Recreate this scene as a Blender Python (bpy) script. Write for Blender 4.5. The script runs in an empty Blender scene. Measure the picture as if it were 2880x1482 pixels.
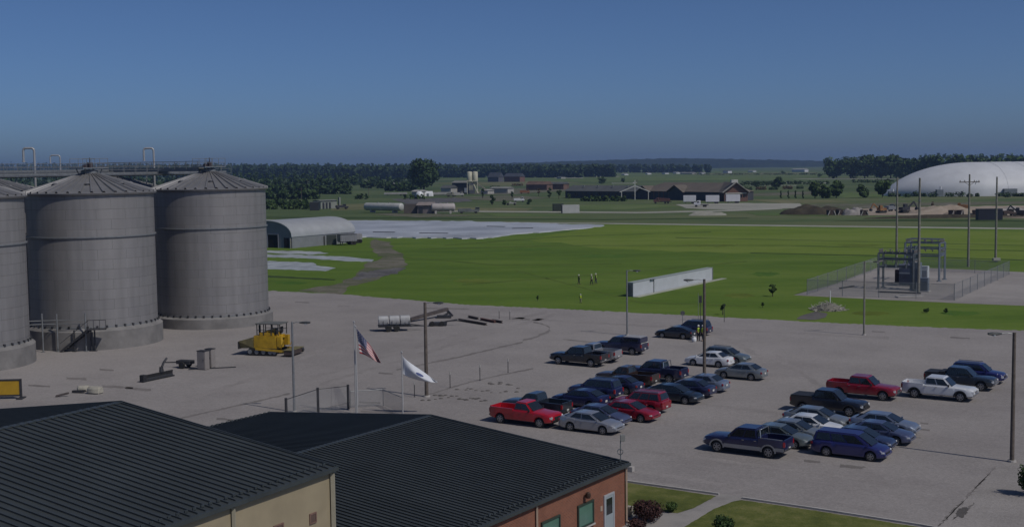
import bpy, bmesh, math, random
from mathutils import Vector, Matrix
R = math.radians
S = bpy.context.scene
C = S.collection

# ---------------------------------------------------------------- camera, sky, sun, exposure
CAM_Z, FPX, PITCH, ROLL = 20.0, 3500.0, R(4.5), R(-0.72)      # focal length in pixels of the 2880 px wide photograph
cam = bpy.data.cameras.new('camera')
cam.sensor_width = 36.0
cam.lens = 36.0 * FPX / 2880.0
cam.clip_start, cam.clip_end = 0.5, 30000.0
camo = bpy.data.objects.new('camera', cam)
C.objects.link(camo)
CAM_M = Matrix.Rotation(math.pi / 2 - PITCH, 3, 'X') @ Matrix.Rotation(ROLL, 3, 'Z')
camo.matrix_world = Matrix.Translation((0, 0, CAM_Z)) @ CAM_M.to_4x4()
S.camera = camo
SUN_AZ, SUN_EL = R(-38.0), R(49.0)                            # azimuth counted from +X, the sun stands behind and beside the camera
SUN_DIR = Vector((math.cos(SUN_EL) * math.cos(SUN_AZ), math.cos(SUN_EL) * math.sin(SUN_AZ), math.sin(SUN_EL)))
W = bpy.data.worlds.new('World'); S.world = W; W.use_nodes = True
nt = W.node_tree
sky = nt.nodes.new('ShaderNodeTexSky'); sky.sky_type = 'NISHITA'; sky.sun_disc = False
sky.sun_elevation = SUN_EL; sky.sun_rotation = math.pi / 2 - SUN_AZ
sky.air_density = 0.5; sky.dust_density = 1.15; sky.ozone_density = 10.0; sky.altitude = 0
bg = nt.nodes['Background']; bg.inputs['Strength'].default_value = 0.088
nt.links.new(sky.outputs[0], bg.inputs[0])
sl = bpy.data.lights.new('sun', 'SUN'); sl.energy = 2.9; sl.angle = R(0.5); sl.color = (1.0, 0.95, 0.87)
so = bpy.data.objects.new('sun', sl); C.objects.link(so)
so.rotation_euler = SUN_DIR.to_track_quat('Z', 'Y').to_euler(); so.location = SUN_DIR * 200
S.view_settings.view_transform = 'Standard'; S.view_settings.look = 'None'
S.view_settings.gamma = 1.0; S.view_settings.use_curve_mapping = False
S.view_settings.exposure = -0.4
S.cycles.use_denoising = True
S.cycles.max_bounces = 6; S.cycles.diffuse_bounces = 3; S.cycles.glossy_bounces = 3; S.cycles.volume_bounces = 0
S.cycles.caustics_reflective = False; S.cycles.caustics_refractive = False

# ---------------------------------------------------------------- survey helpers: a pixel of the photograph -> the point of the ground it shows
def ray(x, y): return CAM_M @ Vector(((x - 1440) / FPX, -(y - 741) / FPX, -1.0))
def G(x, y, z=0.0):
    d = ray(x, y); t = (z - CAM_Z) / d.z
    return Vector((d.x * t, d.y * t, z))
def ZT(g, y):                                                 # height of what stands at ground point g and tops out at pixel row y
    q = CAM_M.transposed() @ (Vector((g.x, g.y, 0)) - Vector((0, 0, CAM_Z))); x = 1440 + FPX * q.x / -q.z
    d = ray(x, y); return CAM_Z + d.z * g.y / d.y
def MPP(g): return g.y / FPX                                  # metres per photo pixel at that distance

# ---------------------------------------------------------------- materials
MATS = {}
def M(name, color, rough=.65, metal=0.0, var=.12, scale=1.5, bump=0.0, coat=0.0, detail=4, tint=None, spec=.5):
    if name in MATS: return MATS[name]
    m = bpy.data.materials.new(name); m.use_nodes = True; n = m.node_tree.nodes; l = m.node_tree.links
    b = n['Principled BSDF']; b.inputs['Roughness'].default_value = rough; b.inputs['Metallic'].default_value = metal
    b.inputs['Coat Weight'].default_value = coat; b.inputs['Coat Roughness'].default_value = .08
    b.inputs['Specular IOR Level'].default_value = spec
    tc = n.new('ShaderNodeTexCoord'); nz = n.new('ShaderNodeTexNoise')
    nz.inputs['Scale'].default_value = scale; nz.inputs['Detail'].default_value = detail; nz.inputs['Roughness'].default_value = .6
    l.new(tc.outputs['Object'], nz.inputs['Vector'])
    r = n.new('ShaderNodeValToRGB'); e = r.color_ramp.elements
    c0 = [max(0, c * (1 - var)) for c in color]; c1 = [min(1, c * (1 + var)) for c in (tint or color)]
    e[0].position = .3; e[1].position = .7; e[0].color = (*c0, 1); e[1].color = (*c1, 1)
    l.new(nz.outputs['Fac'], r.inputs['Fac']); l.new(r.outputs['Color'], b.inputs['Base Color'])
    if bump:
        bp = n.new('ShaderNodeBump'); bp.inputs['Strength'].default_value = bump; bp.inputs['Distance'].default_value = .05
        n2 = n.new('ShaderNodeTexNoise'); n2.inputs['Scale'].default_value = scale * 6; n2.inputs['Detail'].default_value = 5
        l.new(tc.outputs['Object'], n2.inputs['Vector'])
        l.new(n2.outputs['Fac'], bp.inputs['Height']); l.new(bp.outputs['Normal'], b.inputs['Normal'])
    MATS[name] = m; return m

def ground_mat(name, cols, big, mid, fine, rough=.95, bump=.25, stretch=(1, 1, 1), speck=None):
    """three noises at different scales mixed into the colour ramp cols = (dark, main, light)"""
    if name in MATS: return MATS[name]
    m = bpy.data.materials.new(name); m.use_nodes = True; n = m.node_tree.nodes; l = m.node_tree.links
    b = n['Principled BSDF']; b.inputs['Roughness'].default_value = rough; b.inputs['Specular IOR Level'].default_value = .15
    tc = n.new('ShaderNodeTexCoord'); mp = n.new('ShaderNodeMapping'); mp.inputs['Scale'].default_value = stretch
    mp.inputs['Rotation'].default_value = (0, 0, R(32)); l.new(tc.outputs['Object'], mp.inputs['Vector'])
    acc = None
    for sc, wgt, det in ((big, .45, 3), (mid, .35, 5), (fine, .20, 6)):
        z = n.new('ShaderNodeTexNoise'); z.inputs['Scale'].default_value = sc; z.inputs['Detail'].default_value = det
        z.inputs['Roughness'].default_value = .65
        l.new(mp.outputs['Vector'], z.inputs['Vector'])
        mu = n.new('ShaderNodeMath'); mu.operation = 'MULTIPLY_ADD'; mu.inputs[1].default_value = wgt
        l.new(z.outputs['Fac'], mu.inputs[0])
        if acc: l.new(acc.outputs[0], mu.inputs[2])
        else: mu.inputs[2].default_value = 0
        acc = mu
    r = n.new('ShaderNodeValToRGB'); e = r.color_ramp.elements
    e[0].position = .42; e[0].color = (*cols[0], 1); e[1].position = .58; e[1].color = (*cols[2], 1)
    k = e.new(.5); k.color = (*cols[1], 1)
    l.new(acc.outputs[0], r.inputs['Fac']); last = r.outputs['Color']
    if speck:                                                 # pebbles: voronoi cells of slightly different grey
        vo = n.new('ShaderNodeTexVoronoi'); vo.inputs['Scale'].default_value = speck
        l.new(tc.outputs['Object'], vo.inputs['Vector'])
        hs = n.new('ShaderNodeMix'); hs.data_type = 'RGBA'; hs.blend_type = 'OVERLAY'; hs.inputs[0].default_value = .14
        bw = n.new('ShaderNodeRGBToBW'); l.new(vo.outputs['Color'], bw.inputs[0])
        l.new(last, hs.inputs[6]); l.new(bw.outputs[0], hs.inputs[7]); last = hs.outputs[2]
    l.new(last, b.inputs['Base Color'])
    if bump:
        bp = n.new('ShaderNodeBump'); bp.inputs['Strength'].default_value = bump; bp.inputs['Distance'].default_value = .06
        z = n.new('ShaderNodeTexNoise'); z.inputs['Scale'].default_value = fine * 1.7; z.inputs['Detail'].default_value = 4
        l.new(tc.outputs['Object'], z.inputs['Vector']); l.new(z.outputs['Fac'], bp.inputs['Height'])
        l.new(bp.outputs['Normal'], b.inputs['Normal'])
    MATS[name] = m; return m

def leaf_mat(name, color, spread=.55):
    if name in MATS: return MATS[name]
    m = bpy.data.materials.new(name); m.use_nodes = True; n = m.node_tree.nodes; l = m.node_tree.links
    b = n['Principled BSDF']; b.inputs['Roughness'].default_value = .7; b.inputs['Specular IOR Level'].default_value = .2
    g = n.new('ShaderNodeNewGeometry'); r = n.new('ShaderNodeValToRGB'); e = r.color_ramp.elements
    e[0].color = (*[c * (1 - spread) for c in color], 1)
    e[1].color = (color[0] * (1 + spread * 1.15), color[1] * (1 + spread), color[2] * (1 + spread * .6), 1)
    l.new(g.outputs['Random Per Island'], r.inputs['Fac']); l.new(r.outputs['Color'], b.inputs['Base Color'])
    MATS[name] = m; return m

def uv_mat(name, build):
    if name in MATS: return MATS[name]
    m = bpy.data.materials.new(name); m.use_nodes = True; build(m.node_tree.nodes, m.node_tree.links); MATS[name] = m; return m

# ---------------------------------------------------------------- mesh builder
class MB:
    def __init__(s): s.v = []; s.f = []; s.uv = []
    def add(s, vs, fs, uvs=None):
        o = len(s.v); s.v += [tuple(v) for v in vs]; s.f += [tuple(i + o for i in f) for f in fs]
        if uvs: s.uv += uvs
        return s
    def box(s, c, d, rz=0.0, ry=0.0):
        x, y, z = (k / 2 for k in d); m = Matrix.Rotation(rz, 3, 'Z') @ Matrix.Rotation(ry, 3, 'Y'); c = Vector(c)
        p = [c + m @ Vector((a, b, e)) for a in (-x, x) for b in (-y, y) for e in (-z, z)]
        return s.add(p, [(0, 1, 3, 2), (4, 6, 7, 5), (0, 4, 5, 1), (2, 3, 7, 6), (0, 2, 6, 4), (1, 5, 7, 3)])
    def tube(s, p, q, r, r2=None, n=8):
        p, q = Vector(p), Vector(q); d = (q - p)
        if d.length < 1e-6: return s
        m = d.to_track_quat('Z', 'Y').to_matrix(); r2 = r if r2 is None else r2
        a = [m @ Vector((math.cos(2 * math.pi * i / n), math.sin(2 * math.pi * i / n), 0)) for i in range(n)]
        vs = [p + k * r for k in a] + [q + k * r2 for k in a]
        return s.add(vs, [(i, (i + 1) % n, n + (i + 1) % n, n + i) for i in range(n)] + [tuple(range(n - 1, -1, -1)), tuple(range(n, 2 * n))])
    def path(s, pts, r, n=8):
        for a, b in zip(pts, pts[1:]): s.tube(a, b, r, n=n)
        return s
    def bar(s, p, q, w, h):
        p, q = Vector(p), Vector(q); d = q - p; m = d.to_track_quat('X', 'Z').to_matrix(); c = (p + q) / 2; L = d.length / 2
        vs = [c + m @ Vector((a * L, b * w / 2, e * h / 2)) for a in (-1, 1) for b in (-1, 1) for e in (-1, 1)]
        return s.add(vs, [(0, 1, 3, 2), (4, 6, 7, 5), (0, 4, 5, 1), (2, 3, 7, 6), (0, 2, 6, 4), (1, 5, 7, 3)])
    def lathe(s, prof, n=24, c=(0, 0, 0), axis='Z', a0=0.0, cap=True):
        c = Vector(c); vs = []
        for r, z in prof:
            for i in range(n):
                t = a0 + 2 * math.pi * i / n; x, y = r * math.cos(t), r * math.sin(t)
                vs.append(c + (Vector((x, y, z)) if axis == 'Z' else Vector((x, z, y)) if axis == 'Y' else Vector((z, x, y))))
        fs = [(j * n + i, j * n + (i + 1) % n, (j + 1) * n + (i + 1) % n, (j + 1) * n + i) for j in range(len(prof) - 1) for i in range(n)]
        if cap: fs += [tuple(range(n - 1, -1, -1)), tuple(range((len(prof) - 1) * n, len(prof) * n))]
        return s.add(vs, fs)
    def prism(s, poly, z0, z1):
        n = len(poly); vs = [(*p[:2], z0) for p in poly] + [(*p[:2], z1) for p in poly]
        return s.add(vs, [tuple(range(n - 1, -1, -1)), tuple(range(n, 2 * n))] + [(i, (i + 1) % n, n + (i + 1) % n, n + i) for i in range(n)])
    def loft(s, rings, cap=True):
        n = len(rings[0]); vs = [p for r in rings for p in r]
        fs = [(j * n + i, j * n + (i + 1) % n, (j + 1) * n + (i + 1) % n, (j + 1) * n + i) for j in range(len(rings) - 1) for i in range(n)]
        if cap: fs += [tuple(range(n - 1, -1, -1)), tuple(range((len(rings) - 1) * n, len(rings) * n))]
        return s.add(vs, fs)
    def panel(s, q, out=.012, inn=.03):
        """a plate lying on the quad q: raised by out, its rim going in by inn"""
        q = [Vector(p) for p in q]; nrm = (q[1] - q[0]).cross(q[3] - q[0]).normalized()
        vs = [p + nrm * out for p in q] + [p - nrm * inn for p in q]
        return s.add(vs, [(0, 1, 2, 3), (7, 6, 5, 4), (0, 4, 5, 1), (1, 5, 6, 2), (2, 6, 7, 3), (3, 7, 4, 0)])
    def mesh(s, name, bevel=0, smooth=None, seg=2):
        me = bpy.data.meshes.new(name); me.from_pydata(s.v, [], s.f)
        if s.uv:
            u = me.uv_layers.new(name='UVMap'); k = 0
            for i, c in enumerate(s.uv): u.data[i].uv = c
        else:
            bm = bmesh.new(); bm.from_mesh(me); bmesh.ops.recalc_face_normals(bm, faces=bm.faces)
            if bevel:
                ed = [e for e in bm.edges if len(e.link_faces) == 2 and e.calc_face_angle(0) > .5]
                bmesh.ops.bevel(bm, geom=ed, offset=bevel, segments=seg, affect='EDGES', clamp_overlap=True)
            bm.to_mesh(me); bm.free()
        if smooth is not None:
            me.shade_smooth(); me.set_sharp_from_angle(angle=R(smooth))
        return me
    def build(s, name, mat, parent=None, smooth=None, bevel=0, seg=2):
        return link(name, s.mesh(name, bevel, smooth, seg), mat, parent)

def link(name, me, mat, parent=None):
    o = bpy.data.objects.new(name, me)
    if not me.materials: me.materials.append(mat)
    elif me.materials[0] != mat:
        o.material_slots[0].link = 'OBJECT'; o.material_slots[0].material = mat
    C.objects.link(o)
    if parent: o.parent = parent
    return o
def tag(o, label, cat, group=None):
    o['label'] = label; o['category'] = cat
    if group: o['group'] = group
    return o
def thing(name, label, cat, loc=(0, 0, 0), rz=0.0, group=None):
    o = bpy.data.objects.new(name, None); C.objects.link(o); o.empty_display_size = .3
    o.location = (loc[0], loc[1], loc[2] if len(loc) > 2 else 0); o.rotation_euler = (0, 0, rz)
    return tag(o, label, cat, group)
def kind(o, k, label=None):
    o['kind'] = k
    if label: o['label'] = label
    return o

GRID = R(-33.0)                                               # the site's main direction: car rows, building ends
gx = Vector((math.cos(GRID), math.sin(GRID), 0)); gy = Vector((-math.sin(GRID), math.cos(GRID), 0))

# ---------------------------------------------------------------- shared materials
galv = M('galvanised_steel', (.42, .42, .43), .5, .45, .12, .6)
dark_steel = M('dark_steel', (.045, .045, .05), .55, .3, .25, 2)
grey_steel = M('grey_steel', (.22, .23, .24), .5, .4, .15, 2)
wood_pole = M('weathered_pole', (.115, .095, .08), .9, 0, .3, 3)
concrete = M('concrete', (.38, .36, .34), .9, 0, .16, .8, .2)
white_paint = M('white_paint', (.66, .67, .68), .5, 0, .06, 1)
off_white = M('off_white', (.5, .5, .46), .6, 0, .18, .8)
rubber = M('tyre_rubber', (.018, .018, .018), .85, 0, .2, 6)
chrome = M('chrome', (.5, .5, .5), .22, .9, .05, 3)
alloy = M('alloy_rim', (.36, .36, .37), .35, .7, .1, 5)
black_plastic = M('black_plastic', (.02, .02, .022), .55, 0, .2, 5)
car_glass = M('tinted_glass', (.014, .018, .022), .06, 0, .15, 2, coat=.3)
lamp_glass = M('lamp_glass', (.62, .64, .66), .12, 0, .05, 4, coat=1)
tail_red = M('tail_lamp_red', (.28, .012, .02), .2, 0, .15, 4, coat=.8)
plate_mat = M('plate_white', (.6, .6, .58), .5, 0, .05, 5)

# ---------------------------------------------------------------- ground sheets
def sheet(name, px, z, mat, k='structure', pts=None, label=None):
    P = pts or [G(*p) for p in px]
    me = bpy.data.meshes.new(name); me.from_pydata([(p[0], p[1], z) for p in P], [], [tuple(range(len(P)))])
    bm = bmesh.new(); bm.from_mesh(me); bmesh.ops.triangulate(bm, faces=bm.faces)
    for f in bm.faces:
        if f.normal.z < 0: f.normal_flip()
    bm.to_mesh(me); bm.free()
    o = link(name, me, mat); return kind(o, k, label)
def ragged(px, amp, step=18, seed=0):
    """the same outline with an uneven edge"""
    rg = random.Random(seed); out = []
    for i, (x0, y0) in enumerate(px):
        x1, y1 = px[(i + 1) % len(px)]; n = max(1, int(math.hypot(x1 - x0, (y1 - y0) * 3) / step))
        for k in range(n):
            t = k / n; j = amp if k else 0
            out.append((x0 + (x1 - x0) * t + rg.uniform(-j, j) * 2, y0 + (y1 - y0) * t + rg.uniform(-j, j) * .5))
    return out

def ragged_line(px, amp, step, seed):
    rg = random.Random(seed); out = []
    for (x0, y0), (x1, y1) in zip(px, px[1:]):
        n = max(1, int((x1 - x0) / step))
        for k in range(n): out.append((x0 + (x1 - x0) * k / n, y0 + (y1 - y0) * k / n + rg.uniform(-amp, amp) * .5))
    return out + [px[-1]]

far_grass = ground_mat('far_grass', ((.055, .082, .03), (.08, .112, .042), (.12, .135, .062)), .006, .03, .15, bump=0, stretch=(.35, 1, 1))
field_grass = ground_mat('field_grass', ((.066, .114, .013), (.088, .144, .017), (.114, .168, .026)), .018, .12, 1.2, bump=.4, stretch=(.35, 1, 1))
straw_grass = ground_mat('straw_grass', ((.10, .105, .045), (.135, .138, .065), (.18, .17, .095)), .01, .06, .3, bump=0)
pale_meadow = ground_mat('pale_meadow', ((.075, .115, .035), (.10, .14, .045), (.13, .16, .065)), .01, .06, .3, bump=0)
dry_grass = ground_mat('dry_grass', ((.085, .115, .014), (.108, .145, .018), (.13, .165, .03)), .05, .3, 1.4, bump=.3)
lush_grass = ground_mat('lush_grass', ((.05, .105, .012), (.068, .132, .015), (.09, .15, .02)), .05, .3, 1.4, bump=.3)
track_grass = ground_mat('track_grass', ((.055, .088, .012), (.075, .112, .016), (.10, .14, .025)), .05, .3, 1.4, bump=.3)
lawn_grass = ground_mat('lawn_grass', ((.07, .085, .02), (.105, .118, .03), (.16, .155, .055)), .15, .9, 7, bump=.5)
light_grass = ground_mat('light_grass', ((.098, .148, .016), (.122, .175, .021), (.148, .196, .034)), .012, .08, 1.0, bump=.3, stretch=(.5, 1, 1))
dark_grass = ground_mat('dark_grass', ((.03, .05, .014), (.04, .066, .018), (.055, .08, .025)), .02, .15, 1, bump=0)
gravel = ground_mat('gravel', ((.228, .209, .202), (.258, .238, .229), (.284, .262, .252)), .02, .14, 1.6, bump=.3, speck=9)
pale_gravel = ground_mat('pale_gravel', ((.235, .217, .207), (.272, .252, .24), (.305, .283, .27)), .04, .3, 3, bump=.4, speck=12)
damp_gravel = ground_mat('damp_gravel', ((.085, .078, .074), (.105, .098, .093), (.13, .12, .115)), .1, .8, 5, bump=.3)
dirt = ground_mat('dirt', ((.075, .092, .04), (.115, .112, .075), (.17, .155, .125)), .05, .3, 2, bump=.3)
sand = ground_mat('sand', ((.24, .19, .15), (.31, .255, .2), (.38, .32, .26)), .02, .12, .8, bump=.3)
mud = ground_mat('mud', ((.07, .065, .06), (.10, .095, .09), (.16, .15, .14)), .15, .7, 3, rough=.7)
paving = ground_mat('paving', ((.22, .205, .195), (.26, .245, .232), (.29, .27, .255)), .1, .8, 6, bump=.15)
road_mat = ground_mat('road_surface', ((.25, .245, .21), (.30, .295, .25), (.34, .33, .29)), .02, .1, .6, bump=0)

kind(sheet('ground', None, -.09, far_grass, pts=[(-6000, -250), (6000, -250), (6000, 9000), (-6000, 9000)]), 'structure')
sheet('grass_field', [(-700, 800), (-700, 640), (750, 640), (985, 640), (1690, 627), (2880, 645), (3300, 652), (3500, 990), (2880, 960), (2000, 920), (1300, 885), (700, 850)], -.05, field_grass)
sheet('upper_meadow', ragged([(1700, 632), (2880, 650), (3300, 655), (3400, 745), (2880, 732), (2500, 720), (2060, 712), (1700, 700), (1480, 672)], 5, 40, 3), -.043, light_grass)
sheet('gravel_lot', [(-1500, 812)] + ragged_line([(750, 817), (955, 827), (1130, 841), (1300, 856), (1600, 870), (2000, 890), (2300, 906), (2560, 918), (2900, 930)], 2.2, 8, 2) + [(3600, 958), (4300, 1900), (3600, 2700), (-600, 2700), (-1700, 1500)], 0, gravel)
sheet('dirt_track', ragged([(838, 816), (960, 828), (985, 803), (1050, 789), (1115, 767), (1146, 741), (1136, 716), (1108, 702), (1100, 680), (1055, 672), (1040, 684), (1046, 706), (1078, 722), (1022, 745), (1000, 775), (950, 797), (880, 808)], 4, 14, 5), -.035, dirt)
sheet('mud_puddle', ragged([(995, 786), (1010, 768), (1070, 757), (1140, 752), (1120, 768), (1060, 780)], 4, 9, 8), -.028, mud)
for i, px in enumerate([[(600, 705), (760, 704), (900, 707), (925, 712), (880, 716), (740, 711), (600, 711)],
                        [(600, 713), (830, 716), (980, 722), (1052, 730), (1045, 736), (960, 733), (820, 724), (600, 721)],
                        [(600, 732), (760, 733), (880, 738), (890, 746), (945, 753), (915, 762), (800, 758), (600, 751)]]):
    sheet('pale_plastic_strip', ragged(px, 2, 12, 20 + i), -.03, M('plastic_sheeting', (.33, .35, .35), .5, 0, .4, .25, .3))
sheet('ditch', ragged([(640, 771), (760, 774), (945, 785), (940, 788), (800, 781), (640, 777)], 1, 12, 31), -.03, dark_grass)
sheet('road', [(-400, 612), (985, 619), (1700, 627), (2880, 641), (3400, 648), (3400, 651), (2880, 645), (1700, 630), (985, 621), (-400, 614)], -.03, road_mat)
sheet('ditch', ragged([(700, 609), (1700, 616), (2100, 612), (2110, 614), (1700, 619), (700, 612)], .6, 60, 33), -.03, dark_grass)
sheet('ditch', ragged([(2330, 621), (2600, 615), (2880, 619), (3200, 621), (3200, 624), (2880, 623), (2600, 622)], .6, 40, 34), -.03, dark_grass)
sheet('tyre_track', ragged([(2110, 710), (2500, 718), (2880, 730), (2880, 732), (2500, 720), (2110, 712)], .5, 60, 35), -.033, dark_grass)
for i, pts in enumerate([[(1180, 700), (1600, 690), (2200, 690), (2880, 705)], [(1300, 800), (1700, 770), (2100, 735)], [(1450, 760), (1800, 850), (2100, 860)], [(1900, 668), (2300, 676), (2880, 690)], [(1100, 720), (1400, 745), (1750, 742)], [(1250, 690), (1600, 664), (2000, 652)]]):
    up = [(x, y - 1.1) for x, y in pts]; dn = [(x, y + 1.1) for x, y in reversed(pts)]
    sheet('mown_track', ragged(up + dn, .8, 30, 400 + i), -.038, track_grass)
for i, (x, y, w, h) in enumerate([(1330, 790, 110, 12), (1700, 720, 150, 9), (1990, 690, 200, 8), (2150, 770, 90, 12), (2420, 690, 140, 6), (1500, 700, 120, 6), (2080, 830, 90, 14), (2700, 880, 120, 14), (2450, 880, 120, 12), (820, 795, 90, 9)]):
    sheet('dry_patch', ragged([(x - w / 2, y), (x - w / 4, y - h / 2), (x + w / 4, y - h * .4), (x + w / 2, y), (x + w / 5, y + h / 2), (x - w / 4, y + h * .4)], 3, 8, 420 + i), -.041, (dry_grass, lush_grass)[i % 2])
for i, (pts, mt) in enumerate([([(1050, 590), (1250, 583), (1500, 585), (1480, 594), (1150, 596)], 0), ([(1600, 577), (1850, 574), (1920, 582), (1750, 590), (1620, 588)], 1), ([(2080, 560), (2300, 562), (2420, 570), (2200, 572)], 0), ([(2300, 540), (2480, 545), (2560, 556), (2380, 556)], 1), ([(1200, 515), (1500, 508), (1640, 514), (1400, 522)], 0), ([(1650, 500), (2050, 497), (2320, 506), (1900, 508)], 1), ([(940, 575), (1040, 572), (1030, 590), (930, 592)], 0), ([(2080, 545), (2280, 538), (2300, 546), (2120, 552)], 2), ([(2430, 572), (2900, 566), (2900, 574), (2500, 580)], 2), ([(1250, 555), (1420, 550), (1560, 556), (1400, 566)], 2), ([(1350, 600), (1560, 602), (1700, 608), (1400, 609)], 1), ([(2100, 597), (2330, 600), (2330, 608), (2130, 606)], 1), ([(1920, 488), (2300, 486), (2300, 490), (1950, 492)], 0)]):
    sheet('meadow_patch', ragged(pts, 1.2, 22, 450 + i), -.045 + .002 * i, (straw_grass, pale_meadow, dirt)[mt])
sheet('lot_road', [(1180, 592), (1800, 596), (2060, 590), (2200, 585), (2200, 588), (2060, 594), (1800, 600), (1180, 595)], -.03, road_mat)
sheet('trailer_yard', ragged([(1900, 575), (2060, 571), (2250, 572), (2260, 584), (2100, 592), (1930, 586)], 1, 20, 40), -.033, road_mat)
sheet('quarry_ground', ragged([(2330, 594), (2480, 583), (2700, 580), (2900, 578), (3300, 580), (3300, 613), (2880, 614), (2600, 606), (2340, 604)], 2, 25, 41), -.033, sand)
sheet('dirt_strip', ragged([(2190, 579), (2330, 573), (2480, 575), (2470, 584), (2330, 588), (2200, 586)], 1.5, 20, 42), -.036, dirt)
sheet('dirt_strip', ragged([(1300, 545), (1420, 530), (1600, 528), (1600, 536), (1420, 548)], 1.5, 20, 43), -.036, dirt)
sheet('dirt_strip', ragged([(1100, 560), (1300, 556), (1330, 566), (1150, 575)], 1.5, 20, 44), -.036, mud)
sheet('dirt_strip', ragged([(1040, 602), (1180, 598), (1330, 606), (1180, 612)], 1.5, 20, 45), -.036, dirt)
sheet('pale_field', ragged([(1180, 478), (1700, 478), (2330, 484), (2330, 500), (1700, 512), (1250, 505)], 1, 40, 46), -.06, ground_mat('pale_field', ((.075, .11, .035), (.095, .13, .042), (.12, .145, .06)), .004, .02, .1, bump=0, stretch=(.3, 1, 1)))
for i, (x0, x1, y) in enumerate([(1090, 1160, 522), (1650, 1742, 496), (1720, 1785, 515), (2100, 2330, 514), (2230, 2560, 503), (2110, 2240, 521), (1560, 1640, 500)]):
    h = 1.4
    sheet('far_road', ragged([(x0, y), (x1, y), (x1, y + h), (x0, y + h)], .3, 20, 50 + i), -.05, road_mat)
# substation yard, ditch line, and the marks on the lot
sheet('substation_yard', ragged([(2232, 829), (2350, 797), (2468, 752), (2640, 754), (2836, 763), (2900, 766), (3300, 790), (3300, 880), (2880, 859), (2700, 852), (2480, 842)], .8, 30, 60), -.035, pale_gravel)
sheet('washed_gravel', ragged([(2262, 884), (2295, 875), (2325, 880), (2322, 892), (2290, 899), (2240, 897)], 2, 12, 61), -.02, damp_gravel)
streak_mat = ground_mat('streak_gravel', ((.15, .137, .13), (.175, .16, .152), (.20, .183, .174)), .1, .8, 5, bump=.3)
lane_mat = ground_mat('worn_lane', ((.218, .199, .192), (.246, .226, .217), (.272, .25, .24)), .05, .4, 3, bump=.3, speck=9)
def streak(pts, w, seed, mat=None):
    up = [(x, y - w / 2) for x, y in pts]; dn = [(x, y + w / 2) for x, y in reversed(pts)]
    return sheet('dark_streak', ragged(up + dn, w * .45, 9, seed), .006, mat or streak_mat)  # wheel ruts and other thin dark streaks in the gravel
streak([(470, 1187), (525, 1172), (640, 1146), (740, 1124), (815, 1106)], 4, 70)
streak([(905, 1150), (960, 1137), (985, 1131)], 3, 71)
streak([(1195, 1112), (1300, 1080), (1400, 1056), (1500, 1036)], 3.5, 72)
streak([(1115, 1040), (1200, 1022), (1300, 1002), (1400, 978), (1470, 962)], 4, 73)
streak([(1470, 957), (1510, 947), (1545, 930)], 5, 74)
streak([(1548, 930), (1545, 920), (1525, 911), (1500, 906)], 4, 75)
streak([(1440, 897), (1490, 899)], 3, 76)
streak([(1585, 954), (1680, 963)], 3, 77)
for i, (x, y, w, t) in enumerate([(2395, 1312, 68, 9), (2285, 1297, 46, 6), (215, 1065, 60, 6), (330, 1088, 90, 6), (390, 1094, 70, 6), (110, 1085, 60, 5), (2700, 950, 55, 4), (300, 1040, 40, 4), (1260, 868, 120, 3), (640, 1180, 60, 6), (660, 1186, 40, 6),
                                  (1040, 1132, 60, 4), (1060, 1158, 90, 5), (1085, 1050, 40, 4), (850, 850, 40, 3), (2470, 933, 36, 3), (2600, 1190, 22, 4), (2602, 1208, 26, 4), (2580, 1230, 20, 3)]):
    streak([(x - w / 2, y - t * .4), (x, y), (x + w / 2, y + t * .3)], t, 80 + i)  # short thin streaks darker than the gravel around them
for i, (pts, w) in enumerate([([(1500, 1280), (1900, 1340), (2500, 1440)], 10), ([(1480, 1300), (1880, 1364), (2420, 1462)], 10), ([(1560, 1240), (2000, 1290), (2600, 1370)], 8), ([(1850, 1120), (2080, 1150), (2300, 1170)], 7), ([(1700, 1060), (1760, 1110), (1880, 1190)], 16), ([(2150, 1010), (2060, 960), (1960, 915)], 12), ([(2500, 1180), (2300, 1080), (2180, 1000)], 14), ([(900, 1080), (1100, 1020), (1400, 930), (1560, 885)], 8), ([(880, 1062), (1080, 1002), (1380, 915), (1540, 876)], 8), ([(500, 1130), (760, 1050), (1000, 940)], 9), ([(950, 860), (1250, 880), (1600, 905), (2000, 925), (2500, 950)], 6)]):
    up = [(x, y - w / 2) for x, y in pts]; dn = [(x, y + w / 2) for x, y in reversed(pts)]
    sheet('worn_lane', ragged(up + dn, w * .3, 18, 300 + i), .003, lane_mat)
# driveway, drain and paths by the offices
sheet('driveway', [(2640, 1475), (2700, 1415), (2800, 1312), (2850, 1298), (2900, 1270), (3300, 1200), (3600, 1900), (2500, 1900), (2420, 1700)], .005, pale_gravel)
streak([(2560, 1545), (2640, 1478), (2700, 1418), (2760, 1355), (2800, 1312)], 6, 110)
sheet('oil_stain', ragged([(2688, 1448), (2694, 1430), (2722, 1424), (2722, 1440), (2705, 1456)], 2, 5, 111), .01, damp_gravel)
streak([(2680, 1458), (2720, 1432), (2738, 1415)], 7, 112)
sheet('lawn', ragged([(1700, 1347), (1761, 1357), (1900, 1378), (2014, 1395), (1950, 1429), (1905, 1443), (1860, 1438), (1790, 1442), (1700, 1470)], 1, 10, 120), .025, lawn_grass)
sheet('lawn', ragged([(2086, 1406), (2300, 1437), (2585, 1482), (2900, 1540), (2700, 1900), (1700, 1900), (1800, 1600), (1924, 1482), (2010, 1430), (2066, 1409)], 1, 10, 121), .025, lawn_grass)
sheet('path', [(2014, 1395), (2030, 1388), (2090, 1398), (2086, 1406), (2066, 1409), (2010, 1430), (1924, 1482), (1800, 1600), (1600, 1900), (1500, 1800), (1640, 1520), (1700, 1470), (1790, 1442), (1860, 1438), (1905, 1443), (1950, 1429)], .015, paving)
kb = MB()
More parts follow.
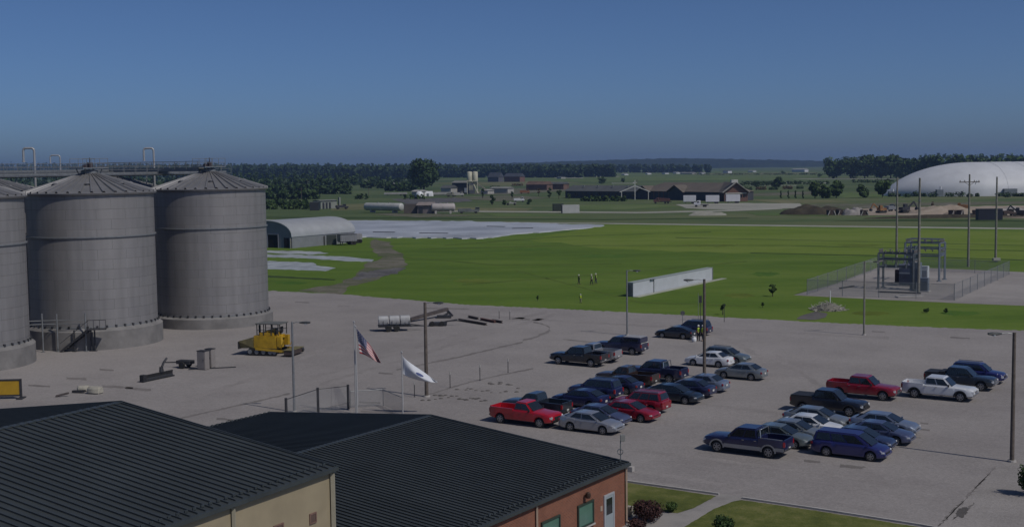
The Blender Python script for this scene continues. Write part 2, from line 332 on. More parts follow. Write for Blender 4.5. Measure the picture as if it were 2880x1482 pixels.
for a, b in (((1700, 1346), (2022, 1391)), ((2088, 1402), (2300, 1433)), ((2300, 1433), (2590, 1478)), ((2590, 1478), (2950, 1545))):
    p, q = G(*a), G(*b); kb.bar((p.x, p.y, .06), (q.x, q.y, .06), .15, .12)
kind(kb.build('kerb', concrete), 'structure')

# ---------------------------------------------------------------- hills behind everything
def hills():
    rg = random.Random(4); nx, ny = 520, 14; v, f = [], []
    from mathutils import noise
    for j in range(ny):
        for i in range(nx):
            x = -2600 + 5200 * i / (nx - 1); y = 4700 + 900 * j / (ny - 1)
            prof = math.sin(math.pi * min(1, j / (ny - 1) * 1.1)) ** .6 if j < ny - 1 else 0
            u = x + 1000
            base = 27 + 5 * math.sin(x / 420 + .5) + 9 * max(0, 1 - abs(x - 640) / 520)
            if x > 1150: base *= max(.45, 1 - (x - 1150) / 900)
            z = prof * base + (noise.noise((x / 26, y / 40, 1)) * 3.5 + noise.noise((x / 9, y / 20, 5)) * 1.6) * (.2 + prof)
            v.append((x, y, max(z, -.5) if 0 < j < ny - 1 else -.5))
    for j in range(ny - 1):
        for i in range(nx - 1):
            a = j * nx + i; f.append((a, a + 1, a + nx + 1, a + nx))
    me = bpy.data.meshes.new('hills'); me.from_pydata(v, [], f)
    kind(link('hills', me, ground_mat('wooded_hill', ((.012, .02, .016), (.018, .028, .02), (.028, .04, .026)), .01, .04, .15, bump=0)), 'structure')
hills()

# ---------------------------------------------------------------- grain silos
def ring_pts(r, n, a0=0): return [(r * math.cos(a0 + 2 * math.pi * i / n), r * math.sin(a0 + 2 * math.pi * i / n)) for i in range(n)]
def shell_nodes(n, l):
    b = n['Principled BSDF']; b.inputs['Metallic'].default_value = .35; b.inputs['Roughness'].default_value = .52
    uv = n.new('ShaderNodeUVMap'); br = n.new('ShaderNodeTexBrick')
    br.inputs['Scale'].default_value = 1; br.inputs['Brick Width'].default_value = 3.3; br.inputs['Row Height'].default_value = 1.12
    br.inputs['Mortar Size'].default_value = .02; br.inputs['Mortar Smooth'].default_value = .4; br.inputs['Bias'].default_value = 0
    br.inputs['Color1'].default_value = (.262, .253, .253, 1); br.inputs['Color2'].default_value = (.285, .275, .273, 1); br.inputs['Mortar'].default_value = (.15, .145, .145, 1)
    l.new(uv.outputs[0], br.inputs['Vector'])
    mp = n.new('ShaderNodeMapping'); mp.inputs['Scale'].default_value = (1.2, .12, 1); l.new(uv.outputs[0], mp.inputs['Vector'])
    nz = n.new('ShaderNodeTexNoise'); nz.inputs['Scale'].default_value = 1; nz.inputs['Detail'].default_value = 5; l.new(mp.outputs[0], nz.inputs['Vector'])
    rp = n.new('ShaderNodeMapRange'); rp.inputs[3].default_value = .66; rp.inputs[4].default_value = 1.2; l.new(nz.outputs['Fac'], rp.inputs[0])
    mx = n.new('ShaderNodeMix'); mx.data_type = 'RGBA'; mx.blend_type = 'MULTIPLY'; mx.inputs[0].default_value = 1
    l.new(br.outputs['Color'], mx.inputs[6]); l.new(rp.outputs[0], mx.inputs[7]); l.new(mx.outputs[2], b.inputs['Base Color'])
    wv = n.new('ShaderNodeTexWave'); wv.wave_type = 'BANDS'; wv.bands_direction = 'Y'; wv.inputs['Scale'].default_value = 2.9
    l.new(uv.outputs[0], wv.inputs['Vector'])
    bp = n.new('ShaderNodeBump'); bp.inputs['Strength'].default_value = .3; bp.inputs['Distance'].default_value = .02
    b2 = n.new('ShaderNodeBump'); b2.inputs['Strength'].default_value = .45; b2.inputs['Distance'].default_value = .04; b2.invert = True
    l.new(br.outputs['Fac'], b2.inputs['Height']); l.new(wv.outputs['Fac'], bp.inputs['Height']); l.new(b2.outputs[0], bp.inputs['Normal']); l.new(bp.outputs[0], b.inputs['Normal'])
shell_mat = uv_mat('corrugated_shell', shell_nodes)
roof_galv = M('silo_roof', (.215, .212, .215), .5, .4, .15, .5)
silo_base = M('silo_foundation', (.185, .177, .172), .9, 0, .25, .5, .2)
def silo(label, cx, cy, zf, R_=7.1, group='galvanised grain silos', spin=0.0, ze=17.4, zp=19.8):
    t = thing('grain_silo', label, 'grain silo', (cx, cy, 0), 0, group)
    n = 96; vs = [(*p, z) for z in (zf, ze) for p in ring_pts(R_, n)]
    fs = [(i, (i + 1) % n, n + (i + 1) % n, n + i) for i in range(n)]
    uv = []
    for i in range(n):
        a, b = (i + spin * 7) * 2 * math.pi * R_ / n, (i + 1 + spin * 7) * 2 * math.pi * R_ / n
        uv += [(a, zf + spin), (b, zf + spin), (b, ze + spin), (a, ze + spin)]
    MB().add(vs, fs, uv).build('shell', shell_mat, t, 40)
    MB().lathe([(R_ + .55, -.1), (R_ + .55, zf * .85), (R_ + .12, zf), (R_ - .5, zf)], 72).build('foundation', silo_base, t, 30)
    MB().lathe([(R_ - .02, zf), (R_ + .1, zf), (R_ + .1, zf + .12), (R_ - .02, zf + .12)], 72, cap=False).build('base_ring', grey_steel, t)
    zb = ze - 4.9
    MB().lathe([(R_, zb), (R_ + .16, zb + .02), (R_ + .16, zb + .14), (R_, zb + .16)], 72, cap=False).build('wind_ring', grey_steel, t)
    MB().lathe([(R_ - .1, ze - .12), (R_ + .3, ze - .1), (R_ + .38, ze + .08), (R_ + .1, ze + .22)], 72, cap=False).build('eave', roof_galv, t, 30)
    roof = MB(); m = 36; r1, z1 = R_ + .3, ze + .1; r0, z0 = .75, zp - .1
    rings = [[], []]
    for i in range(m):                                        # trapezoid roof sheets with raised seams
        a = 2 * math.pi * i / m; w = .085
        for da, up in ((-.085, 0), (-.05, .22), (.05, .22), (.085, 0)):
            k = da / 1.0
            rings[0].append((r1 * math.cos(a + k * .28), r1 * math.sin(a + k * .28), z1 + up)); rings[1].append((r0 * math.cos(a + k), r0 * math.sin(a + k), z0 + up * .5))
    roof.loft(rings, cap=False); roof.build('roof', roof_galv, t)
    MB().lathe([(.95, zp - .25), (.95, zp + .2), (.6, zp + .3), (.0, zp + .32)], 20).build('roof_cap', grey_steel, t, 30)
    br = [MB() for _ in range(44)]
    bm0 = MB().box((0, 0, .12), (.18, .2, .26)).mesh('anchor_bracket')
    for i in range(44):
        a = 2 * math.pi * (i + .5) / 44; o = link('anchor_bracket', bm0, dark_steel, t)
        o.location = ((R_ + .12) * math.cos(a), (R_ + .12) * math.sin(a), zf); o.rotation_euler = (0, 0, a)
    for k in range(5):                                        # roof vents
        a = -2.2 + k * .9
        MB().tube((4.6 * math.cos(a), 4.6 * math.sin(a), zp - 2.1), (4.6 * math.cos(a), 4.6 * math.sin(a), zp - 1.25), .2, n=10).tube((4.6 * math.cos(a), 4.6 * math.sin(a), zp - 1.25), (4.6 * math.cos(a), 4.6 * math.sin(a), zp - 1.1), .34, .1, n=10).build('roof_vent', roof_galv, t)
    lad = MB(); a = R(178)                                    # ladder on the shaded side
    for s in (-.25, .25):
        lad.tube((-R_ - .2, s, 1.5), (-R_ - .2, s, ze + .9), .03, n=6)
    for q in range(44): lad.tube((-R_ - .2, -.25, 1.7 + q * .36), (-R_ - .2, .25, 1.7 + q * .36), .02, n=5)
    lad.build('ladder', grey_steel, t)
    return t
silo('galvanised grain silo with a platform and stair at its foot, standing between two others', -49.0, 145.1, 2.45, spin=0)
silo('galvanised grain silo at the end of the row, its open side towards the green field', -39.2, 162.2, 1.45, spin=.37)
silo('galvanised grain silo cut by the picture edge, beside the low yellow sign board', -58.0, 128.9, 2.3, 7.1, spin=.61)
silo('silo of the second row, its roof behind the silo with the stair platform', -65.6, 154.6, 1.5, spin=.2, zp=19.5)
silo('silo of the second row, its roof behind the silo next to the green field', -55.8, 171.7, 1.5, spin=.8, zp=19.5)
def peak_platform(label, cx, cy, z):
    t = thing('peak_platform', label, 'platform', (cx, cy, z), R(57), 'railed platforms on the silo peaks')
    d = MB().box((0, 0, 0), (3.6, 2.4, .12)); d.build('deck', grey_steel, t)
    r = MB()
    for x in (-1.75, -.6, .6, 1.75):
        for y in (-1.15, 1.15): r.tube((x, y, .06), (x, y, 1.1), .03, n=6)
    for y in (-1.15, 1.15):
        for h in (.55, 1.08): r.tube((-1.75, y, h), (1.75, y, h), .03, n=6)
    r.build('railing', grey_steel, t)
    h = MB().box((.2, .1, .35), (.5, .45, .6)).tube((.2, .1, .6), (.2, .1, 1.2), .06, n=8).box((-.65, 0, .22), (.35, .4, .36)); h.build('drive_unit', M('drive_unit', (.05, .036, .042), .6, 0, .3, 2), t, bevel=.03)
    l = MB()
    for x in (-1.2, 1.2):
        for y in (-.8, .8): l.tube((x, y, -.06), (x * .8, y * .8, -.75), .06, n=6)
    l.build('leg', grey_steel, t)
peak_platform('railed platform with drive unit on the peak of the silo with the stair', -49.0, 145.1, 20.3)
peak_platform('railed platform with drive unit on the peak of the silo next to the field', -39.2, 162.2, 20.3)
def conveyor(label, a, b, z, name='conveyor_bridge'):
    t = thing(name, label, 'conveyor', (a[0], a[1], z), 0, 'conveyor bridges above the silos')
    d = Vector((b[0] - a[0], b[1] - a[1], 0)); u = d.normalized(); nn = Vector((-u.y, u.x, 0))
    MB().bar((0, 0, 0), d, .9, .5).build('conveyor_trough', grey_steel, t)
    w = MB(); w.bar(nn * -.95 + Vector((0, 0, -.1)), d - nn * .95 + Vector((0, 0, -.1)), .9, .06); w.build('walkway', grey_steel, t)
    r = MB(); n = int(d.length / 2)
    for k in range(n + 1):
        p = d * (k / n)
        for s in (.55, -1.4): r.tube(p + nn * s, p + nn * s + Vector((0, 0, 1.05)), .03, n=5)
    for s in (.55, -1.4):
        for h in (.55, 1.05): r.tube(nn * s + Vector((0, 0, h)), d + nn * s + Vector((0, 0, h)), .03, n=5)
    r.build('railing', grey_steel, t)
    lg = MB(); m = int(d.length / 9)
    for k in range(m + 1):
        p = d * (k / m)
        lg = MB()
        for s in (.4, -.4): lg.tube(p + nn * s, p + nn * s * 1.6 + Vector((0, 0, -2.2)), .07, n=6)
        lg.bar(p + nn * .64 + Vector((0, 0, -1.6)), p - nn * .64 + Vector((0, 0, -1.6)), .08, .08); lg.build('trestle', grey_steel, t)
conveyor('long railed conveyor bridge along the second row of silos', (-78.0, 133.0), (-48.5, 184.5), 19.9)
conveyor('railed catwalk crossing behind the front silo peaks at roof height', (-70.0, 128.0), (-41.0, 178.4), 19.5)
conveyor('short railed conveyor from the silo row to the peak beside the field', (-40.4, 163.0), (-57.0, 173.5), 20.0)
def gooseneck(label, x, y, zt, z0, w=1.35, dn=1.6, r=.14):
    p = MB(); q = [(x, y, z0), (x, y, zt - .35)]
    for k in range(1, 5):
        a = math.pi / 2 * k / 4; q.append((x - .35 + .35 * math.cos(a), y, zt - .35 + .35 * math.sin(a)))
    q.append((x - w + .3, y, zt))
    for k in range(1, 5):
        a = math.pi / 2 * k / 4; q.append((x - w + .3 - .3 * math.sin(a), y, zt - .3 + .3 * math.cos(a)))
    q.append((x - w, y, zt - dn)); p.path(q, r, 10)
    p.tube((x - w, y, zt - dn), (x - w, y, zt - dn - .12), r * 1.4, n=10)
    tag(p.build('gooseneck_pipe', galv, None, 40), label, 'vent pipe', 'gooseneck pipes on the silo roofs')
gooseneck('tall gooseneck pipe above the roof of the silo with the stair', -58.7, 154.0, 22.85, 17.6)
gooseneck('tall gooseneck pipe in the gap between the two front silo roofs', -48.85, 171.0, 22.95, 17.6)
gooseneck('smaller gooseneck pipe over the conveyor behind the silo peak', -66.0, 183.0, 22.3, 19.0, 1.45, 1.0, .1)

def access_platform():
    t = thing('access_platform', 'steel posts, rails and stair of the platform at the foot of the middle silo', 'steel platform', (0, 0, 0))
    P = [G(122, 990), G(166, 988), G(243, 988), G(214, 987), G(258, 987), G(268, 987)]
    ce = Vector((-49.0, 145.1, 0)); P = [ce + (p - ce).normalized() * max((p - ce).length, 7.95) for p in P]
    hs = [4.3, 4.2, 4.3, 2.4, 2.6, 2.6]
    for p, h in zip(P, hs): MB().tube((p.x, p.y, 0), (p.x, p.y, h), .09, n=8).box((p.x, p.y, .03), (.4, .4, .06)).build('post', grey_steel if h > 3 else dark_steel, t)
    rl = MB()
    for h in (3.1, 3.5):
        a, b, c = P[0], P[1], P[2]
        rl.tube((a.x - 2.2, a.y - .6, h), (a.x, a.y, h), .05, n=6).tube((a.x, a.y, h), (b.x, b.y, h), .05, n=6).tube((b.x, b.y, h), (c.x, c.y, h), .05, n=6)
    rl.build('railing', grey_steel, t)
    a = Vector((P[3].x - 1.5, P[3].y - .35, 0)); b = Vector((P[4].x, P[4].y - .9, 2.55)); st = MB(); sd = Vector((.2, .75, 0))
    st.bar(a, b, .07, .22).bar(a + sd, b + sd, .07, .22); st.bar(a + Vector((0, 0, .95)), b + Vector((0, 0, .95)), .05, .05)
    for k in range(1, 12):
        q = a.lerp(b, k / 12); st.bar(q, q + sd, .24, .04)
    st.build('stair', dark_steel, t)
    dk = MB().bar(b, b + Vector((1.9, .4, 0)), 1.0, .1); dk.build('deck', dark_steel, t)
    hr = MB(); 
    for k in range(4):
        q = b + Vector((1.9, .4, 0)) * (k / 3) + Vector((.1, -.5, 0)); hr.tube(q, q + Vector((0, 0, 1.05)), .03, n=5)
    hr.tube(b + Vector((.1, -.5, 1.05)), b + Vector((2.0, -.1, 1.05)), .03, n=5); hr.build('handrail', dark_steel, t)
access_platform()

# ---------------------------------------------------------------- offices in front: two low buildings with standing-seam roofs
def dirs(a): u = Vector((math.cos(R(a)), math.sin(R(a)), 0)); return u, Vector((u.y, -u.x, 0))
seam_roof = M('seam_roof_slate', (.042, .049, .052), .5, .0, .14, .35, spec=.4)
seam_trim = M('roof_trim', (.042, .05, .053), .5, .0, .15, 1)
def brick_nodes(n, l):
    b = n['Principled BSDF']; b.inputs['Roughness'].default_value = .9; b.inputs['Specular IOR Level'].default_value = .2
    uv = n.new('ShaderNodeUVMap'); br = n.new('ShaderNodeTexBrick'); br.inputs['Scale'].default_value = 1
    br.inputs['Brick Width'].default_value = .21; br.inputs['Row Height'].default_value = .075; br.inputs['Mortar Size'].default_value = .009
    br.inputs['Color1'].default_value = (.25, .088, .05, 1); br.inputs['Color2'].default_value = (.19, .067, .041, 1); br.inputs['Mortar'].default_value = (.22, .15, .115, 1)
    l.new(uv.outputs[0], br.inputs['Vector'])
    nz = n.new('ShaderNodeTexNoise'); nz.inputs['Scale'].default_value = .9; nz.inputs['Detail'].default_value = 5; l.new(uv.outputs[0], nz.inputs['Vector'])
    rp = n.new('ShaderNodeMapRange'); rp.inputs[3].default_value = .75; rp.inputs[4].default_value = 1.25; l.new(nz.outputs['Fac'], rp.inputs[0])
    mx = n.new('ShaderNodeMix'); mx.data_type = 'RGBA'; mx.blend_type = 'MULTIPLY'; mx.inputs[0].default_value = 1
    l.new(br.outputs['Color'], mx.inputs[6]); l.new(rp.outputs[0], mx.inputs[7]); l.new(mx.outputs[2], b.inputs['Base Color'])
    bp = n.new('ShaderNodeBump'); bp.inputs['Strength'].default_value = .4; bp.inputs['Distance'].default_value = .01; bp.invert = True
    l.new(br.outputs['Fac'], bp.inputs['Height']); l.new(bp.outputs[0], b.inputs['Normal'])
brick = uv_mat('red_brick', brick_nodes)
tan_panel = M('tan_panel', (.30, .25, .165), .7, 0, .1, .8)
win_glass = M('green_window_glass', (.085, .175, .14), .12, 0, .15, .8, coat=.3)
frame_green = M('window_frame_dark', (.03, .045, .035), .5, 0, .15, 2)
spout_mat = M('downspout_tan', (.42, .32, .24), .6, 0, .1, 2)
def gable(t, o, u, n, L, half, ze, zr, over, wall_mat, pitch_seam, wall_uv, z_from=0.0):
    """o: wall corner on the ground; u runs along the eave wall, n across to the far side"""
    P = lambda a, b, z: (o.x + u.x * a + n.x * b, o.y + u.y * a + n.y * b, z)
    w = MB(); full = 2 * half
    quads = [[(0, 0), (L, 0)], [(L, 0), (L, full)], [(L, full), (0, full)], [(0, full), (0, 0)]]
    for (a, b), (c, d) in quads:
        ln = math.hypot(c - a, d - b)
        w.add([P(a, b, z_from), P(c, d, z_from), P(c, d, ze - .02), P(a, b, ze - .02)], [(0, 1, 2, 3)], [(0, 0), (ln, 0), (ln, ze), (0, ze)])
    for a in (0, L):
        w.add([P(a, 0, ze - .02), P(a, full, ze - .02), P(a, half, zr - .06)], [(0, 1, 2)], [(0, ze), (full, ze), (half, zr)])
    w.build('wall', wall_mat, t)
    sl = (zr - ze) / half; h = .10
    for side in (0, 1):
        r = MB(); b0 = -over if side == 0 else full + over; z0 = ze - over * sl + .06
        q = [P(-over, b0, z0), P(L + over, b0, z0), P(L + over, half, zr + .06), P(-over, half, zr + .06)]
        r.add(q + [(p[0], p[1], p[2] + .05) for p in q], [(3, 2, 1, 0), (4, 5, 6, 7), (0, 1, 5, 4), (1, 2, 6, 5), (2, 3, 7, 6), (3, 0, 4, 7)])
        k = -over + .12                                       # raised seams
        while k < L + over - .05:
            a = Vector(P(k, b0, z0 + .05 + .03)); c = Vector(P(k, half + (.02 if side else -.02), zr + .11 + .03)); r.bar(a, c, .05, .07); k += pitch_seam
        r.build('roof', seam_roof, t)
    MB().bar(P(-over - .02, half, zr + .13), P(L + over + .02, half, zr + .13), .34, .05).build('ridge_cap', seam_trim, t)
    for b0, s in ((-over, -1), (full + over, 1)):
        z0 = ze - over * sl + .03; g_ = MB().bar(P(-over, b0 + s * .07, z0), P(L + over, b0 + s * .07, z0), .14, .16)
        kk = -over + .3
        while kk < L:                                         # snow guards on the lower edge of the roof
            bb = b0 - s * .35; g_.bar(P(kk, bb, z0 + .2), P(kk + .16, bb, z0 + .2), .05, .10); kk += .42
        g_.build('gutter', seam_trim, t)
    for a in (-over, L + over):
        rk = MB(); e = -.03 if a < 0 else .03
        rk.bar(P(a + e, -over, ze - over * sl + .06), P(a + e, half, zr + .1), .06, .2).bar(P(a + e, full + over, ze - over * sl + .06), P(a + e, half, zr + .1), .06, .2)
        rk.build('rake_trim', seam_trim, t)
    return P
ub, nb = dirs(-124)
ob = Vector((6.15, 67.9, 0))
tb = thing('brick_office', 'red brick office with dark standing-seam roof, green windows and grey door', 'office building', (0, 0, 0))
PB = gable(tb, ob, ub, nb, 21.4, 13.7, 3.42, 4.6, .14, brick, .34, True)
def wall_box(P, a0, a1, z0, z1, b0, b1):
    a, c = P(a0, b0, z0), P(a1, b0, z0); d = P(a0, b1, z0)
    m = MB(); v = [P(a, b, z) for a in (a0, a1) for b in (b0, b1) for z in (z0, z1)]
    return m.add(v, [(0, 1, 3, 2), (4, 6, 7, 5), (0, 4, 5, 1), (2, 3, 7, 6), (0, 2, 6, 4), (1, 5, 7, 3)])
def frame_boxes(P, a0, a1, z0, z1, w, b0, b1):
    m = MB()
    for k in ((a0, a0 + w, z0, z1), (a1 - w, a1, z0, z1), (a0 + w, a1 - w, z1 - w, z1), (a0 + w, a1 - w, z0, z0 + w)):
        q = wall_box(P, k[0], k[1], k[2], k[3], b0, b1); m.add(q.v, q.f)
    return m
for a0, a1 in ((3.62, 5.25), (7.0, 8.75), (10.6, 12.3)):
    w = frame_boxes(PB, a0, a1, 1.05, 2.32, .09, -.10, .0).build('window', frame_green, tb)
    wall_box(PB, a0 + .09, a1 - .09, 1.14, 2.23, -.045, -.004).build('pane', win_glass, w)
    wall_box(PB, a0 - .06, a1 + .06, .97, 1.046, -.14, -.003).build('sill', concrete, w)
dr = frame_boxes(PB, 1.36, 2.48, .02, 2.22, .10, -.07, .0).build('door', M('door_frame_grey', (.36, .37, .40), .5, 0, .06, 2), tb)
wall_box(PB, 1.46, 2.38, .05, 2.12, -.05, -.003).build('door_leaf', M('door_blue_grey', (.30, .34, .36), .45, 0, .06, 2), dr)
wall_box(PB, 1.60, 2.24, 1.1, 1.98, -.062, -.051).build('door_window', car_glass, dr)
wall_box(PB, 2.62, 2.84, 1.45, 1.72, -.03, -.003).build('door_plate', M('door_plate', (.36, .27, .21), .6, 0, .1, 3), tb)
MB().tube(PB(4.5, -.06, 2.72), PB(4.5, -.22, 2.72), .05).lathe([(.05, .2), (.13, .14), (.15, 0), (.12, -.12)], 12, PB(4.5, -.24, 2.72)).build('wall_lamp', M('lamp_bronze', (.06, .035, .025), .5, .3, .2, 3), tb, 30)
for a in (.06, 9.2):
    MB().bar(PB(a, -.10, .25), PB(a, -.10, 3.3), .10, .09).bar(PB(a, -.10, .27), PB(a, -.42, .10), .10, .09).build('downspout', spout_mat, tb)
ua, na = dirs(-120)
oa = Vector((-7.68, 51.55, 0))
ta = thing('tan_office', 'taller tan-walled building with dark standing-seam roof beside the brick office', 'office building', (0, 0, 0))
PA = gable(ta, oa, ua, na, 34.0, 12.6, 7.38, 9.0, .12, tan_panel, .40, False)
for a0, a1, z0, z1 in ((1.14, 1.58, 5.40, 5.84), (3.2, 3.8, 5.40, 5.92), (7.6, 8.1, 5.4, 5.9)):
    w = frame_boxes(PA, a0, a1, z0, z1, .06, -.05, .0).build('wall_vent', M('vent_frame', (.17, .10, .08), .7, 0, .15, 3), ta)
    s = MB()
    for k in range(6):
        q = wall_box(PA, a0 + .06, a1 - .06, z0 + .08 + k * (z1 - z0 - .14) / 6, z0 + .12 + k * (z1 - z0 - .14) / 6, -.03, -.003); s.add(q.v, q.f)
    s.build('louvre', M('vent_louvre', (.13, .085, .07), .7, 0, .15, 3), w)
MB().bar(PA(.09, -.09, .1), PA(.09, -.09, 7.25), .2, .16).build('corner_trim', M('corner_trim', (.36, .33, .25), .6, 0, .08, 2), ta)
MB().bar(PA(6.1, -.09, .1), PA(6.1, -.09, 7.25), .14, .12).build('downspout', M('corner_trim', ()), ta)
# small aerial on the corner of the brick roof
t = thing('roof_aerial', 'small mast with a box and a ring on the corner of the brick office roof', 'aerial', PB(.1, .25, 3.50))
MB().tube((0, 0, 0), (0, 0, 1.25), .03, n=8).build('mast', grey_steel, t)
MB().box((.12, 0, 1.4), (.26, .2, .36)).build('box', M('aerial_box', (.25, .25, .24), .5, 0, .1, 3), t, bevel=.02)
MB().lathe([(.14, -.05), (.17, -.05), (.17, .05), (.14, .05)], 14, (-.02, 0, .62), 'Y', cap=False).build('ring', grey_steel, t)

# ---------------------------------------------------------------- vehicles
def lerp_prof(prof, x):
    if x <= prof[0][0]: return prof[0][1]
    for (a, p), (b, q) in zip(prof, prof[1:]):
        if x <= b: return p + (q - p) * ((x - a) / (b - a) if b > a else 1)
    return prof[-1][1]
KINDS = {
 # L, W, wheelbase, wheel radius, wheel-centre shift, roof height, belt, top profile (rear -> front), cabin (rear base, front base, rear roof, front roof), windows per side, extras
 'sedan': dict(L=4.65, W=1.80, wb=2.70, r=.325, sh=.03, H=1.49, zb=.24, top=[(-2.32, .72), (-2.26, .93), (-2.1, 1.0), (-1.45, 1.03), (-.4, .97), (.85, .98), (1.25, .94), (2.0, .80), (2.25, .70), (2.325, .55)], cab=(-1.85, 1.25, -1.05, .22), belt=(1.01, .95), win=[(.17, .47), (.50, .88)]),
 'saloon': dict(L=4.85, W=1.84, wb=2.78, r=.335, sh=.04, H=1.50, zb=.24, top=[(-2.42, .70), (-2.36, .98), (-2.2, 1.05), (-1.5, 1.07), (-.4, .99), (.85, .99), (1.35, .95), (2.1, .82), (2.35, .70), (2.425, .55)], cab=(-2.02, 1.30, -1.12, .28), belt=(1.05, .96), win=[(.18, .47), (.50, .88)]),
 'coupe': dict(L=4.6, W=1.8, wb=2.65, r=.33, sh=.02, H=1.40, zb=.22, top=[(-2.3, .72), (-2.24, .95), (-2.0, 1.02), (-1.2, 1.0), (-.4, .95), (.7, .95), (1.2, .92), (2.0, .80), (2.22, .68), (2.3, .5)], cab=(-1.9, 1.1, -.75, .20), belt=(1.0, .93), win=[(.28, .50), (.53, .86)]),
 'suv': dict(L=4.65, W=1.84, wb=2.72, r=.36, sh=.02, H=1.76, zb=.33, top=[(-2.32, .80), (-2.28, 1.05), (-2.1, 1.12), (-1.0, 1.12), (.7, 1.10), (1.1, 1.06), (2.0, .96), (2.25, .84), (2.325, .6)], cab=(-2.22, 1.10, -1.98, .35), belt=(1.12, 1.07), win=[(.07, .33), (.36, .61), (.64, .89)], rails=True),
 'minivan': dict(L=5.05, W=1.95, wb=3.02, r=.34, sh=.1, H=1.75, zb=.25, top=[(-2.52, .75), (-2.48, 1.02), (-2.3, 1.08), (-1.0, 1.08), (.9, 1.06), (1.5, 1.0), (2.2, .86), (2.45, .72), (2.525, .5)], cab=(-2.42, 1.72, -2.18, .62), belt=(1.08, 1.0), win=[(.06, .32), (.35, .58), (.61, .88)]),
 'wagon': dict(L=4.6, W=1.78, wb=2.65, r=.33, sh=.0, H=1.56, zb=.24, top=[(-2.3, .75), (-2.25, .98), (-2.1, 1.03), (-1.0, 1.02), (.8, .99), (1.2, .95), (2.0, .82), (2.22, .7), (2.3, .5)], cab=(-2.15, 1.2, -1.75, .30), belt=(1.03, .96), win=[(.08, .34), (.37, .61), (.64, .88)], rails=True),
 'pickup': dict(L=5.75, W=1.96, wb=3.60, r=.39, sh=-.02, H=1.86, zb=.42, bed=(-2.78, -.62), rail=1.27, floor=.86, top=[(-2.875, 1.24), (-.55, 1.26), (-.5, 1.24), (.95, 1.20), (1.25, 1.17), (2.5, 1.08), (2.8, .98), (2.875, .7)], cab=(-.58, 1.18, -.44, .50), belt=(1.24, 1.17), win=[(.08, .42), (.46, .88)]),
 'crew': dict(L=5.95, W=2.0, wb=3.75, r=.41, sh=.02, H=1.92, zb=.44, bed=(-2.88, -1.12), rail=1.30, floor=.88, top=[(-2.975, 1.26), (-1.05, 1.28), (-1.0, 1.26), (.95, 1.22), (1.3, 1.18), (2.6, 1.10), (2.9, 1.0), (2.975, .72)], cab=(-1.06, 1.24, -.92, .52), belt=(1.26, 1.18), win=[(.06, .45), (.49, .89)]),
}
MESH = {}
def car_section(k, x, bed):
    d = KINDS[k]; hl = d['L'] / 2; w = d['W'] / 2; r = d['r']
    e = max(0.0, (abs(x) - (hl - .75)) / .75)
    hw = w * (1 - .17 * e ** 2.2); zt = lerp_prof(d['top'], x); zb = d['zb'] + .10 * e ** 3
    ra = r + .075
    for xw in (-d['wb'] / 2 + d['sh'], d['wb'] / 2 + d['sh']):
        if abs(x - xw) < ra: zb = max(zb, r + math.sqrt(max(0, ra * ra - (x - xw) ** 2)) - .02)
    zb = min(zb, zt - .08); h = zt - zb
    if bed:
        zr, zf = d['rail'], max(d['floor'], zb + .03)
        return [(0, zb), (.94 * hw, zb), (hw, zb + .12 * h), (hw, zb + .6 * h), (.99 * hw, zr), (.90 * hw, zr), (.89 * hw, zf), (0, zf)]
    cr = .035 if zt > .7 else .01
    return [(0, zb), (.94 * hw, zb), (hw, zb + .12 * h), (hw * 1.0, zb + .55 * h), (.975 * hw, zb + .84 * h), (.90 * hw, zt - .015), (.6 * hw, zt + cr * .6), (0, zt + cr)]
def car_stations(k):
    d = KINDS[k]; hl = d['L'] / 2; xs = [(-hl + d['L'] * i / 64) for i in range(65)]
    for xw in (-d['wb'] / 2 + d['sh'], d['wb'] / 2 + d['sh']):
        ra = d['r'] + .075; xs += [xw - ra - .001, xw - ra + .001, xw + ra - .001, xw + ra + .001]
    if 'bed' in d: xs = [x for x in xs if min(abs(x - b) for b in d['bed']) > .02]; xs += [b + s for b in d['bed'] for s in (-.002, .002)]
    return sorted(xs)
def side_grid(k, x0, x1, idx, out, sgn, nx=14):
    """a plate following the body side between section points idx"""
    m = MB(); xs = sorted(set([x0 + (x1 - x0) * i / nx for i in range(nx + 1)] + [x for x in car_stations(k) if x0 < x < x1]))
    for x in xs:
        s = car_section(k, x, False)
        for j in idx: m.v.append((x, sgn * (s[j][0] + out), s[j][1]))
        for j in idx: m.v.append((x, sgn * (s[j][0] - .02), s[j][1]))
    n = len(idx)
    for i in range(len(xs) - 1):
        for j in range(n - 1):
            a = i * 2 * n + j; m.f.append((a, a + 1, a + 1 + 2 * n, a + 2 * n))
        a = i * 2 * n; m.f += [(a, a + 2 * n, a + 3 * n, a + n), (a + n - 1, a + 2 * n - 1, a + 4 * n - 1, a + 3 * n - 1)]
    for i in (0, len(xs) - 1):
        a = i * 2 * n
        for j in range(n - 1): m.f.append((a + j, a + j + 1, a + n + j + 1, a + n + j))
    return m
